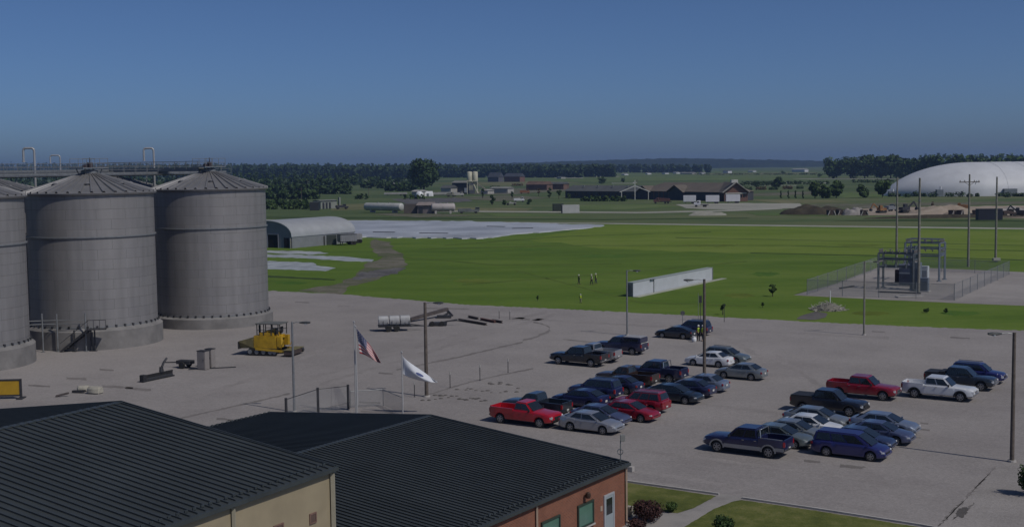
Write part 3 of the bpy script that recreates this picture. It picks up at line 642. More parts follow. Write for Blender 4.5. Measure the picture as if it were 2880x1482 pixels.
def car_meshes(k):
    if k in MESH: return MESH[k]
    d = KINDS[k]; P = {}; hl = d['L'] / 2; w = d['W'] / 2; r = d['r']
    m = MB(); rings = []
    for x in car_stations(k):
        bed = 'bed' in d and d['bed'][0] < x < d['bed'][1]
        s = car_section(k, x, bed)
        rings.append([(x, y, z) for y, z in s] + [(x, -y, z) for y, z in reversed(s[1:-1])])
    m.loft(rings); P['body'] = m.mesh('body', smooth=32)
    c = MB(); c.box((0, 0, r + .08), (d['L'] * .9, w * 1.15, .3)); P['chassis'] = c.mesh('chassis')
    # cabin
    xb0, xb1, xr0, xr1 = d['cab']; z0, z1 = d['belt']; H = d['H']; wb_, wr = w * .915, w * .765
    if 'bed' in d: wr = w * .80
    base = [(xb0, wb_, z0 - .06), (xb0, -wb_, z0 - .06), (xb1, -wb_ * .96, z1 - .08), (xb1, wb_ * .96, z1 - .08)]
    roof = [(xr0, wr, H - .03), (xr0, -wr, H - .03), (xr1, -wr, H - .05), (xr1, wr, H - .05)]
    m = MB().add(base + roof, [(3, 2, 1, 0), (4, 5, 6, 7), (0, 1, 5, 4), (1, 2, 6, 5), (2, 3, 7, 6), (3, 0, 4, 7)])
    P['cabin'] = m.mesh('cabin', bevel=.085, seg=4, smooth=40)
    b, t = [Vector(p) for p in base], [Vector(p) for p in roof]
    for q in b: q.z += .08
    def face(q00, q10, q11, q01, u0, u1, v0, v1):
        f = lambda u, v: (q00.lerp(q10, u)).lerp(q01.lerp(q11, u), v)
        return [f(u0, v0), f(u1, v0), f(u1, v1), f(u0, v1)]
    P['windshield'] = MB().panel(face(b[2], b[3], t[3], t[2], .07, .93, .06, .9)).mesh('windshield')
    P['rear_window'] = MB().panel(face(b[0], b[1], t[1], t[0], .09, .91, .16 if 'bed' in d else .1, .86)).mesh('rear_window')
    for sgn in (1, -1):
        for i, (u0, u1) in enumerate(d['win']):
            if sgn == 1: q = face(b[3], b[0], t[0], t[3], 1 - u1, 1 - u0, .10, .84)
            else: q = face(b[1], b[2], t[2], t[1], u0, u1, .10, .84)
            P['side_window', sgn, i] = MB().panel(q).mesh('side_window')
    # wheels
    tw = .215
    P['wheel'] = MB().lathe([(r * .62, -tw / 2 + .02), (r * .9, -tw / 2), (r * .985, -tw / 2 + .035), (r, 0), (r * .985, tw / 2 - .035), (r * .9, tw / 2), (r * .62, tw / 2 - .02)], 28, axis='Y').mesh('wheel', smooth=45)
    m = MB().lathe([(r * .66, -.02), (r * .66, .012), (r * .58, .018), (r * .55, -.02)], 24, axis='Y', cap=False)
    for q in range(6):
        a = q * math.pi / 3; m.bar((.03 * math.cos(a), 0, .03 * math.sin(a)), (r * .58 * math.cos(a), .0, r * .58 * math.sin(a)), .035, r * .2)
    m.lathe([(r * .17, -.02), (r * .15, .03)], 12, axis='Y'); m.lathe([(r * .56, -.045), (r * .56, -.03)], 20, axis='Y'); P['rim'] = m.mesh('rim')
    # doors
    zlo = d['zb']; xf1 = d['wb'] / 2 + d['sh'] - r - .14; xsp = (xr0 + xr1) / 2 if k not in ('pickup', 'coupe') else xf1 - 1.25
    xr_ = -d['wb'] / 2 + d['sh'] + r + .12
    if 'bed' in d: xr_ = max(xr_, d['bed'][1] + .06)
    spans = [(xsp + .02, xf1)] + ([(xr_, xsp - .02)] if xsp - xr_ > .35 else [])
    for sgn in (1, -1):
        for i, (a, c_) in enumerate(spans):
            P['door', sgn, i] = side_grid(k, a, c_, (2, 3, 4), .009, sgn).mesh('door', smooth=40)
            s = car_section(k, a + .14, False); P['handle', sgn, i] = MB().box((a + .14, sgn * (s[3][0] + .02), s[4][1] - .02), (.17, .035, .035)).mesh('handle')
    # lights, grille, bumpers, mirrors, plate
    sf = car_section(k, hl - .12, False); sr = car_section(k, -hl + .12, False); zf_, zr_ = sf[5][1], sr[5][1]
    big = 'bed' in d or k == 'suv'
    for sgn in (1, -1):
        P['headlight', sgn] = MB().box((hl - .16, sgn * (sf[3][0] - .17), zf_ - (.17 if big else .10)), (.24, .36, .22 if big else .13), rz=-sgn * .25).mesh('headlight', bevel=.03)
        P['tail_light', sgn] = MB().box((-hl + .07, sgn * (sr[3][0] - .09), zr_ - (.24 if big else .17)), (.17, .20, .36 if big else .20), rz=sgn * .2).mesh('tail_light', bevel=.03)
        P['mirror', sgn] = MB().box((xb1 - .28, sgn * (wb_ + .12), z1 + .10), (.12, .2, .2 if big else .14)).mesh('mirror', bevel=.03)
    P['grille'] = MB().box((hl - .03, 0, zf_ - (.24 if big else .20)), (.08, sf[3][0] * 1.05, .26 if big else .13)).mesh('grille', bevel=.02)
    P['front_bumper'] = MB().box((hl - .06, 0, d['zb'] + .19), (.22, sf[3][0] * 1.96, .24)).mesh('front_bumper', bevel=.06)
    P['rear_bumper'] = MB().box((-hl + .05, 0, d['zb'] + .19), (.20, sr[3][0] * 1.96, .22)).mesh('rear_bumper', bevel=.06)
    P['plate'] = MB().box((-hl - .035, 0, d['zb'] + (.24 if big else .42)), (.03, .32, .16)).mesh('plate')
    if 'bed' in d:
        P['tailgate'] = MB().box((-hl + .055, 0, (d['rail'] + d['floor']) / 2 - .05), (.07, w * 1.60, d['rail'] - d['floor'] + .16)).mesh('tailgate', bevel=.015)
    if d.get('rails'):
        for sgn in (1, -1): P['roof_rail', sgn] = MB().bar((xr0 + .1, sgn * (wr - .09), H + .03), (xr1 - .1, sgn * (wr - .09), H + .02), .05, .05).mesh('roof_rail')
    P['trim'] = None
    MESH[k] = P; return P
def paint(name, col, metal=.0, rough=.28):
    return M('paint_' + name, col, rough, metal, .05, .7, coat=.7)
P_RED = paint('red', (.38, .008, .018)); P_DRED = paint('dark_red', (.22, .006, .018)); P_NAVY = paint('navy', (.013, .016, .062))
P_BLUE = paint('blue', (.014, .022, .10)); P_BLACK = paint('black', (.009, .010, .017)); P_BROWN = paint('brown', (.035, .022, .018))
P_DGREEN = paint('dark_green', (.012, .018, .028)); P_SILVER = paint('silver', (.34, .35, .38), .5); P_GSILVER = paint('grey_silver', (.24, .26, .27), .5)
P_BSILVER = paint('blue_silver', (.24, .28, .36), .5); P_BGREY = paint('blue_grey', (.085, .10, .18), .4); P_WHITE = paint('white', (.62, .63, .65)); P_STEEL = paint('steel_blue', (.032, .042, .092), .3)
P_DKBLUE = paint('dark_blue', (.017, .02, .058)); P_PEWTER = paint('pewter', (.17, .2, .2), .5)
P_SLATE = paint('slate', (.018, .024, .036)); P_PURPLE = paint('indigo', (.018, .02, .11))
CARS = 'vehicles parked on the gravel lot'
NAMES = dict(sedan='sedan', saloon='sedan', coupe='coupe', suv='sport_utility', minivan='minivan', wagon='station_wagon', pickup='pickup_truck', crew='pickup_truck')
CATS = dict(sedan='car', saloon='car', coupe='car', suv='car', minivan='van', wagon='car', pickup='pickup truck', crew='pickup truck')
def vehicle(k, pnt, label, wheel, px, flip=False, extra=(), rz=0.0, lift=0.0):
    """wheel: which camera-side wheel touches the ground at pixel px; flip: nose towards the silos"""
    d = KINDS[k]; P = car_meshes(k); g = G(*px); h = GRID + (math.pi if flip else 0) + R(rz)
    f = Vector((math.cos(h), math.sin(h), 0)); sgn = 1 if flip else -1; lat = Vector((-math.sin(h), math.cos(h), 0)) * sgn
    xw = (d['wb'] / 2 if wheel == 'f' else -d['wb'] / 2) + d['sh']
    c = g - f * xw - lat * (d['W'] / 2 - .03)
    t = thing(NAMES[k], label, CATS[k], (c.x, c.y, 0), h, CARS)
    if lift: pass
    body = link('body', P['body'], pnt, t); link('chassis', P['chassis'], black_plastic, t)
    cab = link('cabin', P['cabin'], pnt, t)
    link('windshield', P['windshield'], car_glass, t); link('rear_window', P['rear_window'], car_glass, t)
    chromey = 'chrome' in extra
    for key, me in P.items():
        if not isinstance(key, tuple): continue
        if key[0] == 'side_window': link('side_window', me, car_glass, t)
        elif key[0] == 'door':
            o = link('door', me, pnt, t); link('handle', P['handle', key[1], key[2]], chrome if chromey else pnt, o)
        elif key[0] == 'headlight': link('headlight', me, lamp_glass, t)
        elif key[0] == 'tail_light': link('tail_light', me, tail_red, t)
        elif key[0] == 'mirror': link('mirror', me, black_plastic if 'bed' in d else pnt, t)
        elif key[0] == 'roof_rail': link('roof_rail', me, grey_steel, t)
    for x in (d['wb'] / 2 + d['sh'], -d['wb'] / 2 + d['sh']):
        for s in (1, -1):
            o = link('wheel', P['wheel'], rubber, t); o.location = (x, s * (d['W'] / 2 - .13), d['r']); o.rotation_euler = (0, random.Random(x + c.x).uniform(0, 6), 0)
            ri = link('rim', P['rim'], alloy, o); ri.location = (0, s * .085, 0)
            if s < 0: ri.rotation_euler = (0, 0, math.pi)
    link('grille', P['grille'], chrome if chromey and 'bed' in d else black_plastic, t)
    link('front_bumper', P['front_bumper'], chrome if chromey else black_plastic if 'darkbumper' in extra else pnt, t)
    link('rear_bumper', P['rear_bumper'], chrome if chromey else black_plastic if 'darkbumper' in extra else pnt, t)
    link('plate', P['plate'], plate_mat, t)
    if 'tailgate' in P: link('tailgate', P['tailgate'], off_white if 'whitegate' in extra else pnt, t)
    x0, x1 = d.get('bed', (0, 0)); w = d['W'] / 2
    if 'tonneau' in extra: MB().box(((x0 + x1) / 2, 0, d['rail'] + .035), (x1 - x0 - .02, w * 1.9, .06)).build('bed_cover', black_plastic, t, bevel=.02)
    if 'camper' in extra:
        m = MB().box(((x0 + x1) / 2, 0, d['rail'] + .29), (x1 - x0 + .02, w * 1.86, .58)); o = m.build('camper_top', pnt, t, 40, bevel=.07)
        MB().box(((x0 + x1) / 2, 0, d['rail'] + .60), (x1 - x0 - .1, w * 1.7, .06)).build('camper_roof', M('camper_roof', (.30, .30, .31), .5, 0, .08, 2), t, bevel=.02)
        for s in (1, -1): MB().box(((x0 + x1) / 2, s * w * .935, d['rail'] + .33), (x1 - x0 - .5, .03, .28)).build('side_window', car_glass, o)
    if 'rack' in extra:
        m = MB()
        for s in (1, -1): m.bar((x1 - .12, s * w * .8, d['rail']), (x1 - .05, s * w * .76, d['H'] - .05), .06, .06).bar((x1 - .1, s * w * .85, d['rail'] + .03), (x0 + .05, s * w * .9, d['rail'] + .03), .05, .04)
        m.bar((x1 - .06, -w * .78, d['H'] - .06), (x1 - .06, w * .78, d['H'] - .06), .06, .06); m.build('bed_rack', chrome, t)
    if 'twotone' in extra:
        sm = M('paint_lower_silver', (.30, .31, .33), .35, .5, .06, 1, coat=.4)
        xa, xb = -d['wb'] / 2 + d['sh'] + d['r'] + .1, d['wb'] / 2 + d['sh'] - d['r'] - .1
        for s in (1, -1):
            MB().box(((xa + xb) / 2, s * (w + .01), d['zb'] + .15), (xb - xa, .05, .26)).build('lower_trim', sm, t, bevel=.015)
            MB().box(((-d['L'] / 2 + xa - 2 * d['r'] - .2) / 2 + .1, s * (w - .02), d['zb'] + .22), (.75, .06, .22)).build('lower_trim', sm, t, bevel=.015)
    if 'toolbox' in extra: MB().box((x1 - .32, 0, d['rail'] - .02), (.5, w * 1.72, .38)).build('tool_box', black_plastic, t, bevel=.02)
    if 'flares' in extra:
        for x in (d['wb'] / 2 + d['sh'], -d['wb'] / 2 + d['sh']):
            for s in (1, -1):
                m = MB(); ra = d['r'] + .1; pts = [(x + ra * math.cos(a), s * (w + .012), d['r'] + ra * math.sin(a)) for a in [math.pi * q / 12 for q in range(13)]]
                for a, b in zip(pts, pts[1:]): m.bar(a, b, .07, .09)
                m.build('wheel_flare', black_plastic if 'darkflare' in extra else M('paint_lower_silver', (.30, .31, .33)), t)
    return t
zB = lambda x, y: (1300 + x / 3.3026, 850 + y / 3.3026)
zD = lambda x, y: (1900 + x / 3.3026, 980 + y / 3.3026)
zE = lambda x, y: (2540 + x / 6.63, 980 + y / 6.63)
V_ = vehicle
# cluster between the brick roof and the light pole
V_('pickup', P_RED, 'bright red pickup with open bed, at the row end by the brick office roof', 'f', zB(715, 1168), extra=('darkbumper',))
V_('pickup', P_SLATE, 'dark slate pickup mostly hidden behind the bright red pickup by the roof', 'r', zB(815, 1082), True, extra=('darkbumper',))
V_('saloon', P_NAVY, 'navy blue sedan between the slate pickup and the tall navy sport utility', 'r', zB(1180, 995), True)
V_('suv', P_NAVY, 'tall dark navy sport utility between the navy sedan and the brown pickup', 'r', zB(1318, 915), True)
V_('sedan', P_DKBLUE, 'very dark blue sedan squeezed between the tall navy sport utility and the brown pickup', 'r', zB(1520, 858), True)
V_('pickup', P_BROWN, 'dark brown pickup with open bed, between navy cars and the dark blue pickup', 'r', zB(1655, 805), True, extra=('darkbumper',))
V_('crew', P_DKBLUE, 'dark blue four-door pickup at the far end of the middle row, near the light pole', 'r', zB(1920, 752), True, extra=('rack',))
V_('crew', P_BLACK, 'black four-door pickup with chrome bumpers, first of the three pickups in the far row', 'r', zB(1192, 604), True, extra=('chrome',))
V_('pickup', P_SILVER, 'silver pickup standing between the black pickup and the pickup with a camper top', 'r', zB(1325, 566), True, extra=('chrome',))
V_('pickup', P_DKBLUE, 'dark pickup with pale-roofed camper top and white tailgate, last of the far row', 'r', zB(1575, 492), True, extra=('camper', 'whitegate'))
V_('coupe', P_BLACK, 'black low car beside the two people in yellow vests', 'r', zB(2050, 346), True)
V_('suv', P_DKBLUE, 'dark blue sport utility half hidden behind the black low car and the vested people', 'r', zB(2200, 314), True)
V_('sedan', P_WHITE, 'white sedan behind the light pole, in front of the grey station wagon', 'r', zD(396, 180), True)
V_('wagon', P_PEWTER, 'pewter grey station wagon standing behind the white sedan by the light pole', 'f', zD(560, 148))
V_('sedan', P_GSILVER, 'silver sedan parked alone just beyond the light pole in the middle of the lot', 'r', zD(700, 300), True)
V_('sedan', P_BSILVER, 'pale blue-silver sedan peeking out behind the two dark sedans at the light pole', 'r', zB(2318, 842), True)
V_('sedan', P_DKBLUE, 'dark sedan with red tail lamps between the pale silver one and the green-black one', 'r', zB(2190, 892), True)
V_('saloon', P_DGREEN, 'green-black sedan with bright headlights, beside the dark red sport utility', 'f', zB(2068, 950))
V_('suv', P_DRED, 'dark red sport utility with red tail lamps behind the red sedan', 'r', zB(1751, 1041), True, extra=())
V_('sedan', P_DRED, 'crimson sedan with bright headlights between the sport utility and the blue-grey sedan', 'f', zB(1655, 1118))
V_('sedan', P_BGREY, 'blue-grey sedan tucked between the crimson sedan and the silver sedan', 'f', zB(1382, 1160))
V_('saloon', P_SILVER, 'light silver sedan at the front of its row next to the bright red pickup', 'f', zB(1302, 1232))
# cluster towards the corner of the lot
V_('crew', P_NAVY, 'navy pickup with silver lower trim and bed rack, near the lawn', 'r', zD(860, 1020), True, extra=('twotone', 'flares', 'chrome', 'rack'))
V_('sedan', P_PEWTER, 'grey-green silver sedan immediately behind the navy pickup with silver trim', 'f', zD(1100, 935))
V_('sedan', P_GSILVER, 'grey silver sedan between the grey-green silver sedan and the white sedan', 'f', zD(1238, 888))
V_('sedan', P_WHITE, 'white sedan with its hood behind the dark blue van', 'f', zD(1392, 833))
V_('saloon', P_GSILVER, 'silver sedan with roof hatch in front of the black covered-bed pickup', 'f', zD(1446, 760))
V_('crew', P_BLACK, 'black pickup with flat bed cover and wide flares, beside the red pickup', 'f', zD(1610, 634), extra=('tonneau', 'flares', 'darkflare', 'darkbumper'))
V_('crew', P_DRED, 'deep red four-door pickup behind the black covered-bed pickup', 'f', zD(1922, 487), extra=('chrome',))
V_('crew', P_WHITE, 'white extended-cab pickup with big dark wheel arches and open bed', 'f', zE(1060, 998), extra=('flares', 'darkflare', 'chrome'))
V_('crew', P_SLATE, 'dark grey-green pickup with tool box, standing behind the white pickup', 'f', zE(1445, 797), extra=('tonneau', 'toolbox', 'chrome'))
V_('suv', P_PURPLE, 'bright blue sport utility with roof rails, behind the dark grey-green pickup', 'f', zE(1660, 668))
V_('minivan', P_PURPLE, 'deep blue van at the front of the corner cluster', 'f', zD(1808, 1050))
V_('sedan', P_STEEL, 'steel blue sedan directly behind the deep blue van', 'f', zD(1868, 964))
V_('sedan', P_BGREY, 'slate blue sedan between the steel blue sedan and the silver-blue sedan', 'f', zD(2045, 902))
V_('saloon', P_BSILVER, 'silver-blue sedan at the far side of the corner cluster', 'f', zD(2090, 818))

# ---------------------------------------------------------------- poles, lamps, wires
def light_pole(label, base, top_y, head_px, r=.13, mat=wood_pole, tilt=0.0):
    g = G(*base); h = ZT(g, top_y)
    t = thing('light_pole', label, 'light pole', (g.x, g.y, 0), 0, 'light poles around the lot')
    MB().tube((0, 0, 0), (tilt, 0, h), r, r * .75, 12).build('pole', mat, t, 40)
    MB().tube((0, 0, -.02), (0, 0, .12), r * 1.9, r * 1.8, 12).build('base', concrete, t)
    dx = (head_px - base[0]) * MPP(g); s = 1 if dx > 0 else -1; hz = h - .12
    MB().path([(tilt, 0, hz), (tilt + dx * .5, 0, hz + .10), (tilt + dx, 0, hz + .06)], .035, 6).build('arm', grey_steel, t)
    m = MB(); a = tilt + dx
    m.loft([[(a + s * x, y * w, hz + .06 + z * q) for y, z in ((-1, -.3), (-.6, -1), (.6, -1), (1, -.3), (.7, .8), (-.7, .8))] for x, w, q in ((-.1, .05, .05), (.15, .12, .09), (.5, .17, .11), (.8, .12, .07))])
    hd = m.build('lamp_head', M('lamp_housing', (.05, .055, .055), .5, .2, .2, 3), t, 50)
    MB().lathe([(.05, -.16), (.13, -.10), (.13, -.04)], 12, (a + s * .42, 0, hz + .03)).build('lens', lamp_glass, hd)
    return t
light_pole('light pole standing in the yard between the white flag and the tank trailer', (1200, 1115), 850, 1226, .17)
light_pole('light pole beside the road paver, its foot hidden by the dark roof', (828, 1158), 905, 852, .11, grey_steel)
light_pole('slim light pole at the end of the long white shed', (1764, 942), 760, 1783, .11, grey_steel)
light_pole('light pole in the middle of the parked cars beside the people in vests', (1981, 1060), 785, 1947, .16)
light_pole('light pole in front of the substation, by the grass verge', (2430, 942), 735, 2456, .12, M('pale_pole', (.20, .19, .165), .85, 0, .25, 3))
light_pole('light pole near the corner of the lot by the driveway', (2846, 1298), 935, 2806, .15)
pale_pole = M('pale_pole', (.20, .19, .165), .85, 0, .25, 3)
def utility_pole(label, base, top_y, arm=False):
    g = G(*base); h = ZT(g, top_y)
    t = thing('utility_pole', label, 'utility pole', (g.x, g.y, -.04), 0, 'tall utility poles at the substation')
    MB().tube((0, 0, 0), (0, 0, h), .24, .15, 12).build('pole', pale_pole, t, 40)
    for k in (.35, .55, .8): MB().tube((0, 0, h * k), (0, 0, h * k + .12), .2 + .03 * (1 - k), n=12).build('band', grey_steel, t)
    if arm:
        a = MB().bar((-1.9, 0, h - 1.45), (1.9, 0, h - 1.45), .14, .16); a.bar((-.9, 0, h - 1.45), (0, 0, h - 2.1), .06, .06).bar((.9, 0, h - 1.45), (0, 0, h - 2.1), .06, .06)
        a = a.build('crossarm', wood_pole, t)
        for x in (-1.75, -.9, .9, 1.75): MB().lathe([(.05, 0), (.11, .08), (.06, .14), (.11, .2), (.05, .3)], 10, (x, 0, h - 1.37)).build('insulator', M('insulator', (.16, .15, .14), .3, 0, .1, 4), t, 40)
        MB().tube((1.0, -.15, h - 1.9), (1.3, -.15, h - 1.2), .06).build('fuse_cutout', grey_steel, t)
utility_pole('tall bare pole rising behind the near steel gantry of the substation', (2521, 745), 498)
utility_pole('tall bare pole in front of the transformer cabinets', (2583, 825), 500)
utility_pole('tall pole with a crossarm in front of the white dome', (2723, 750), 490, True)
utility_pole('tall bare pole farthest along the dome with a pale box at its foot', (2800, 735), 497)
def field_pole(label, base, top_y):
    g = G(*base); h = ZT(g, top_y); m = MB().tube((g.x, g.y, -.05), (g.x, g.y, h), .16, .12, 6).bar((g.x - 1.1, g.y, h - .6), (g.x + 1.1, g.y, h - .6), .12, .12)
    tag(m.build('power_pole', wood_pole), label, 'power pole', 'distant power poles')
for lab, b, ty in (('distant power pole left of the white tank among dark bushes', (1037, 557), 528), ('distant power pole beside the dark wood behind the pump house', (866, 536), 508), ('distant power pole rising from bushes near the silo', (848, 561), 528), ('distant power pole in front of the long grey hall gable', (1792, 557), 505),
                   ('thin distant power pole against the far wood, taller of a pair', (1626, 494), 464), ('thin distant power pole against the far wood, shorter of a pair', (1600, 494), 470), ('distant power pole at the brick gable roof', (1428, 500), 478), ('thin distant power pole under the blue ridge', (1708, 490), 470)):
    field_pole(lab.replace(' left of', ' beside'), b, ty)

# ---------------------------------------------------------------- flags
def flag_pole(label, base, top_y, r=.06):
    g = G(*base); h = ZT(g, top_y); t = thing('flag_pole', label, 'flag pole', (g.x, g.y, 0), 0, 'flag poles by the fence')
    MB().tube((0, 0, 0), (0, 0, h), r, r * .6, 10).build('pole', M('pole_white', (.40, .40, .40), .4, .2, .05, 2), t, 40)
    MB().lathe([(.01, -.09), (.07, -.06), (.09, 0), (.07, .06), (.01, .09)], 10, (0, 0, h + .08)).build('finial', galv, t, 40)
    MB().tube((.07, -.02, .8), (.05, -.02, h - .1), .008, n=4).build('halyard', white_paint, t)
    return g, h
flag_pole('white flag pole without a flag, beside the pole with the striped flag', (1001, 1163), 908)
g1, h1 = flag_pole('white flag pole flying the striped flag', (1005, 1167), 921)
g2, h2 = flag_pole('white flag pole flying the white flag', (1133, 1166), 993)
def cloth(name, f, nu, nv, mat, label):
    vs = []; uv = []; fs = []
    for j in range(nv + 1):
        for i in range(nu + 1): vs.append(f(i / nu, j / nv))
    for j in range(nv):
        for i in range(nu):
            a = j * (nu + 1) + i; fs.append((a, a + 1, a + nu + 2, a + nu + 1))
            uv += [(i / nu, j / nv), ((i + 1) / nu, j / nv), ((i + 1) / nu, (j + 1) / nv), (i / nu, (j + 1) / nv)]
    o = MB().add(vs, fs, uv).build(name, mat, None, 60)
    sd = o.modifiers.new('thick', 'SOLIDIFY'); sd.thickness = .012
    return tag(o, label, 'flag')
def us_nodes(n, l):
    b = n['Principled BSDF']; b.inputs['Roughness'].default_value = .8; uv = n.new('ShaderNodeUVMap'); sp = n.new('ShaderNodeSeparateXYZ'); l.new(uv.outputs[0], sp.inputs[0])
    def mth(op, a, k=None, bb=None):
        m = n.new('ShaderNodeMath'); m.operation = op; l.new(a, m.inputs[0])
        if k is not None: m.inputs[1].default_value = k
        if bb is not None: l.new(bb, m.inputs[1])
        return m.outputs[0]
    st = mth('LESS_THAN', mth('MODULO', mth('MULTIPLY', sp.outputs['Y'], 13), 2), 1)
    mx = n.new('ShaderNodeMix'); mx.data_type = 'RGBA'; mx.inputs[6].default_value = (.6, .56, .55, 1); mx.inputs[7].default_value = (.34, .03, .04, 1); l.new(st, mx.inputs[0])
    can = mth('MULTIPLY', mth('LESS_THAN', sp.outputs['X'], .4), None, mth('GREATER_THAN', sp.outputs['Y'], 6 / 13))
    # stars: a staggered lattice of dots
    fx = mth('FRACT', mth('MULTIPLY', sp.outputs['X'], 15)); fy = mth('FRACT', mth('MULTIPLY', sp.outputs['Y'], 9 * 13 / 7 * .55))
    dx = mth('POWER', mth('SUBTRACT', fx, .5), 2); dy = mth('POWER', mth('SUBTRACT', fy, .5), 2)
    star = mth('LESS_THAN', mth('ADD', dx, None, dy), .06)
    cb = n.new('ShaderNodeMix'); cb.data_type = 'RGBA'; cb.inputs[6].default_value = (.02, .03, .12, 1); cb.inputs[7].default_value = (.55, .55, .55, 1); l.new(star, cb.inputs[0])
    m2 = n.new('ShaderNodeMix'); m2.data_type = 'RGBA'; l.new(can, m2.inputs[0]); l.new(mx.outputs[2], m2.inputs[6]); l.new(cb.outputs[2], m2.inputs[7])
    l.new(m2.outputs[2], b.inputs['Base Color'])
def f_us(u, v):                                               # v = 1 on the upper edge; the fly end droops
    top = Vector((.08 + 2.0 * u ** .95, 0, -.05 - 2.75 * u ** 1.05)); bot = Vector((.30 + 1.62 * u, 0, -2.05 - .85 * u ** 1.3))
    p = bot.lerp(top, v); p.y = .22 * math.sin(u * 7 + v * 3.5) * (.25 + u) + .12 * math.sin(v * 8 + u * 3) * u
    p.x -= .12 * math.sin(v * math.pi) * u
    return (g1.x + p.x, g1.y + p.y, h1 - .05 + p.z)
cloth('striped_flag', f_us, 40, 28, uv_mat('stars_and_stripes', us_nodes), 'drooping red and white striped flag with blue starred canton')
def wf_nodes(n, l):
    b = n['Principled BSDF']; b.inputs['Roughness'].default_value = .8; uv = n.new('ShaderNodeUVMap')
    vm = n.new('ShaderNodeVectorMath'); vm.operation = 'DISTANCE'; l.new(uv.outputs[0], vm.inputs[0]); vm.inputs[1].default_value = (.52, .62, 0)
    lt = n.new('ShaderNodeMath'); lt.operation = 'LESS_THAN'; lt.inputs[1].default_value = .11; l.new(vm.outputs['Value'], lt.inputs[0])
    mx = n.new('ShaderNodeMix'); mx.data_type = 'RGBA'; mx.inputs[6].default_value = (.58, .60, .64, 1); mx.inputs[7].default_value = (.06, .08, .2, 1)
    l.new(lt.outputs[0], mx.inputs[0]); l.new(mx.outputs[2], b.inputs['Base Color'])
def f_wh(u, v):
    top = Vector((.08 + 2.75 * u, 0, -.20 - 2.15 * u ** .85)); bot = Vector((.06 + 2.75 * u ** 1.15, 0, -1.62 - .74 * u ** .8))
    p = bot.lerp(top, v); k = math.sin(math.pi * min(1, u * 1.05))
    p.z += -.12 * k * (1 - v) + .1 * k * v; p.y = -.35 * k * math.sin(math.pi * v) + .15 * math.sin(u * 6 + v * 4) * (.3 + u)
    return (g2.x + p.x, g2.y + p.y, h2 - .05 + p.z)
cloth('white_flag', f_wh, 36, 24, uv_mat('white_flag_cloth', wf_nodes), 'billowing white flag with a small blue emblem')

# ---------------------------------------------------------------- chain-link and post fences
def mesh_nodes(n, l):                                         # chain link: thin wires, the rest of the sheet is open
    b = n['Principled BSDF']; b.inputs['Roughness'].default_value = .5; b.inputs['Metallic'].default_value = .4; b.inputs['Base Color'].default_value = (.3, .31, .32, 1)
    uv = n.new('ShaderNodeUVMap'); mp = n.new('ShaderNodeMapping'); mp.inputs['Rotation'].default_value = (0, 0, R(45)); mp.inputs['Scale'].default_value = (10, 10, 1)
    l.new(uv.outputs[0], mp.inputs[0]); br = n.new('ShaderNodeTexBrick'); br.offset = 0; br.inputs['Scale'].default_value = 1; br.inputs['Brick Width'].default_value = 1; br.inputs['Row Height'].default_value = 1; br.inputs['Mortar Size'].default_value = .085
    l.new(mp.outputs[0], br.inputs['Vector'])
    l.new(br.outputs['Fac'], b.inputs['Alpha'])
chain = uv_mat('chain_link', mesh_nodes)
def chain_fence(label, pts, h, step, post_r=.04, z=0.0, pm=grey_steel, name='chain_link_fence'):
    t = thing(name, label, 'fence', (pts[0][0], pts[0][1], z)); o = Vector(pts[0])
    for a, b in zip(pts, pts[1:]):
        a, b = Vector(a[:2]).to_3d() - Vector((o.x, o.y, 0)), Vector(b[:2]).to_3d() - Vector((o.x, o.y, 0)); L = (b - a).length; n = max(1, round(L / step))
        m = MB().add([a + Vector((0, 0, .05)), b + Vector((0, 0, .05)), b + Vector((0, 0, h)), a + Vector((0, 0, h))], [(0, 1, 2, 3)], [(0, 0), (L, 0), (L, h), (0, h)])
        m.build('mesh_panel', chain, t)
        MB().tube(a + Vector((0, 0, h)), b + Vector((0, 0, h)), .03, n=6).build('top_rail', pm, t)
        for k in range(n):
            q = a.lerp(b, k / n); MB().tube(q, q + Vector((0, 0, h + .12)), post_r, n=8).build('post', pm, t)
    return t
sub = [G(2270, 829), G(2684, 844), G(2838, 772), G(2470, 757), G(2270, 829)]
chain_fence('grey chain-link fence around the gravel yard of the substation', sub, 2.3, 6.0, .05, -.03)
fp = [G(806, 1192), G(895, 1160), G(980, 1150)]
tf = chain_fence('chain-link fence with three thick dark posts beside the flag poles', fp, 1.95, 60, .11, 0, dark_steel)
MB().tube(fp[2] - fp[0], fp[2] - fp[0] + Vector((0, 0, 2.05)), .11, n=8).build('post', dark_steel, tf)
chain_fence('thin-posted low wire fence behind the flag poles', [G(986, 1147), G(1078, 1141), G(1131, 1165)], 1.4, 60, .03, 0, grey_steel)
def post_thing(name, label, cat, px, h, r, mat, group=None, knob=None):
    g = G(*px); t = thing(name, label, cat, (g.x, g.y, 0), 0, group)
    MB().tube((0, 0, 0), (0, 0, h), r, n=8).build('post', mat, t)
    MB().lathe([(r * 1.6, 0), (r * 1.5, .08), (r, .1)], 8).build('foot', dark_steel, t)
    if knob: knob(t, h)
    return t
mk = M('marker_pale', (.36, .36, .34), .6, 0, .1, 3)
def marker(label, px, h):
    def cap(t, hh): MB().tube((0, 0, hh), (0, 0, hh + .25), .05, n=8).build('reflector', mk, t)
    post_thing('marker_post', label, 'marker post', px, h, .035, dark_steel, 'thin marker posts along the lot edge', cap)
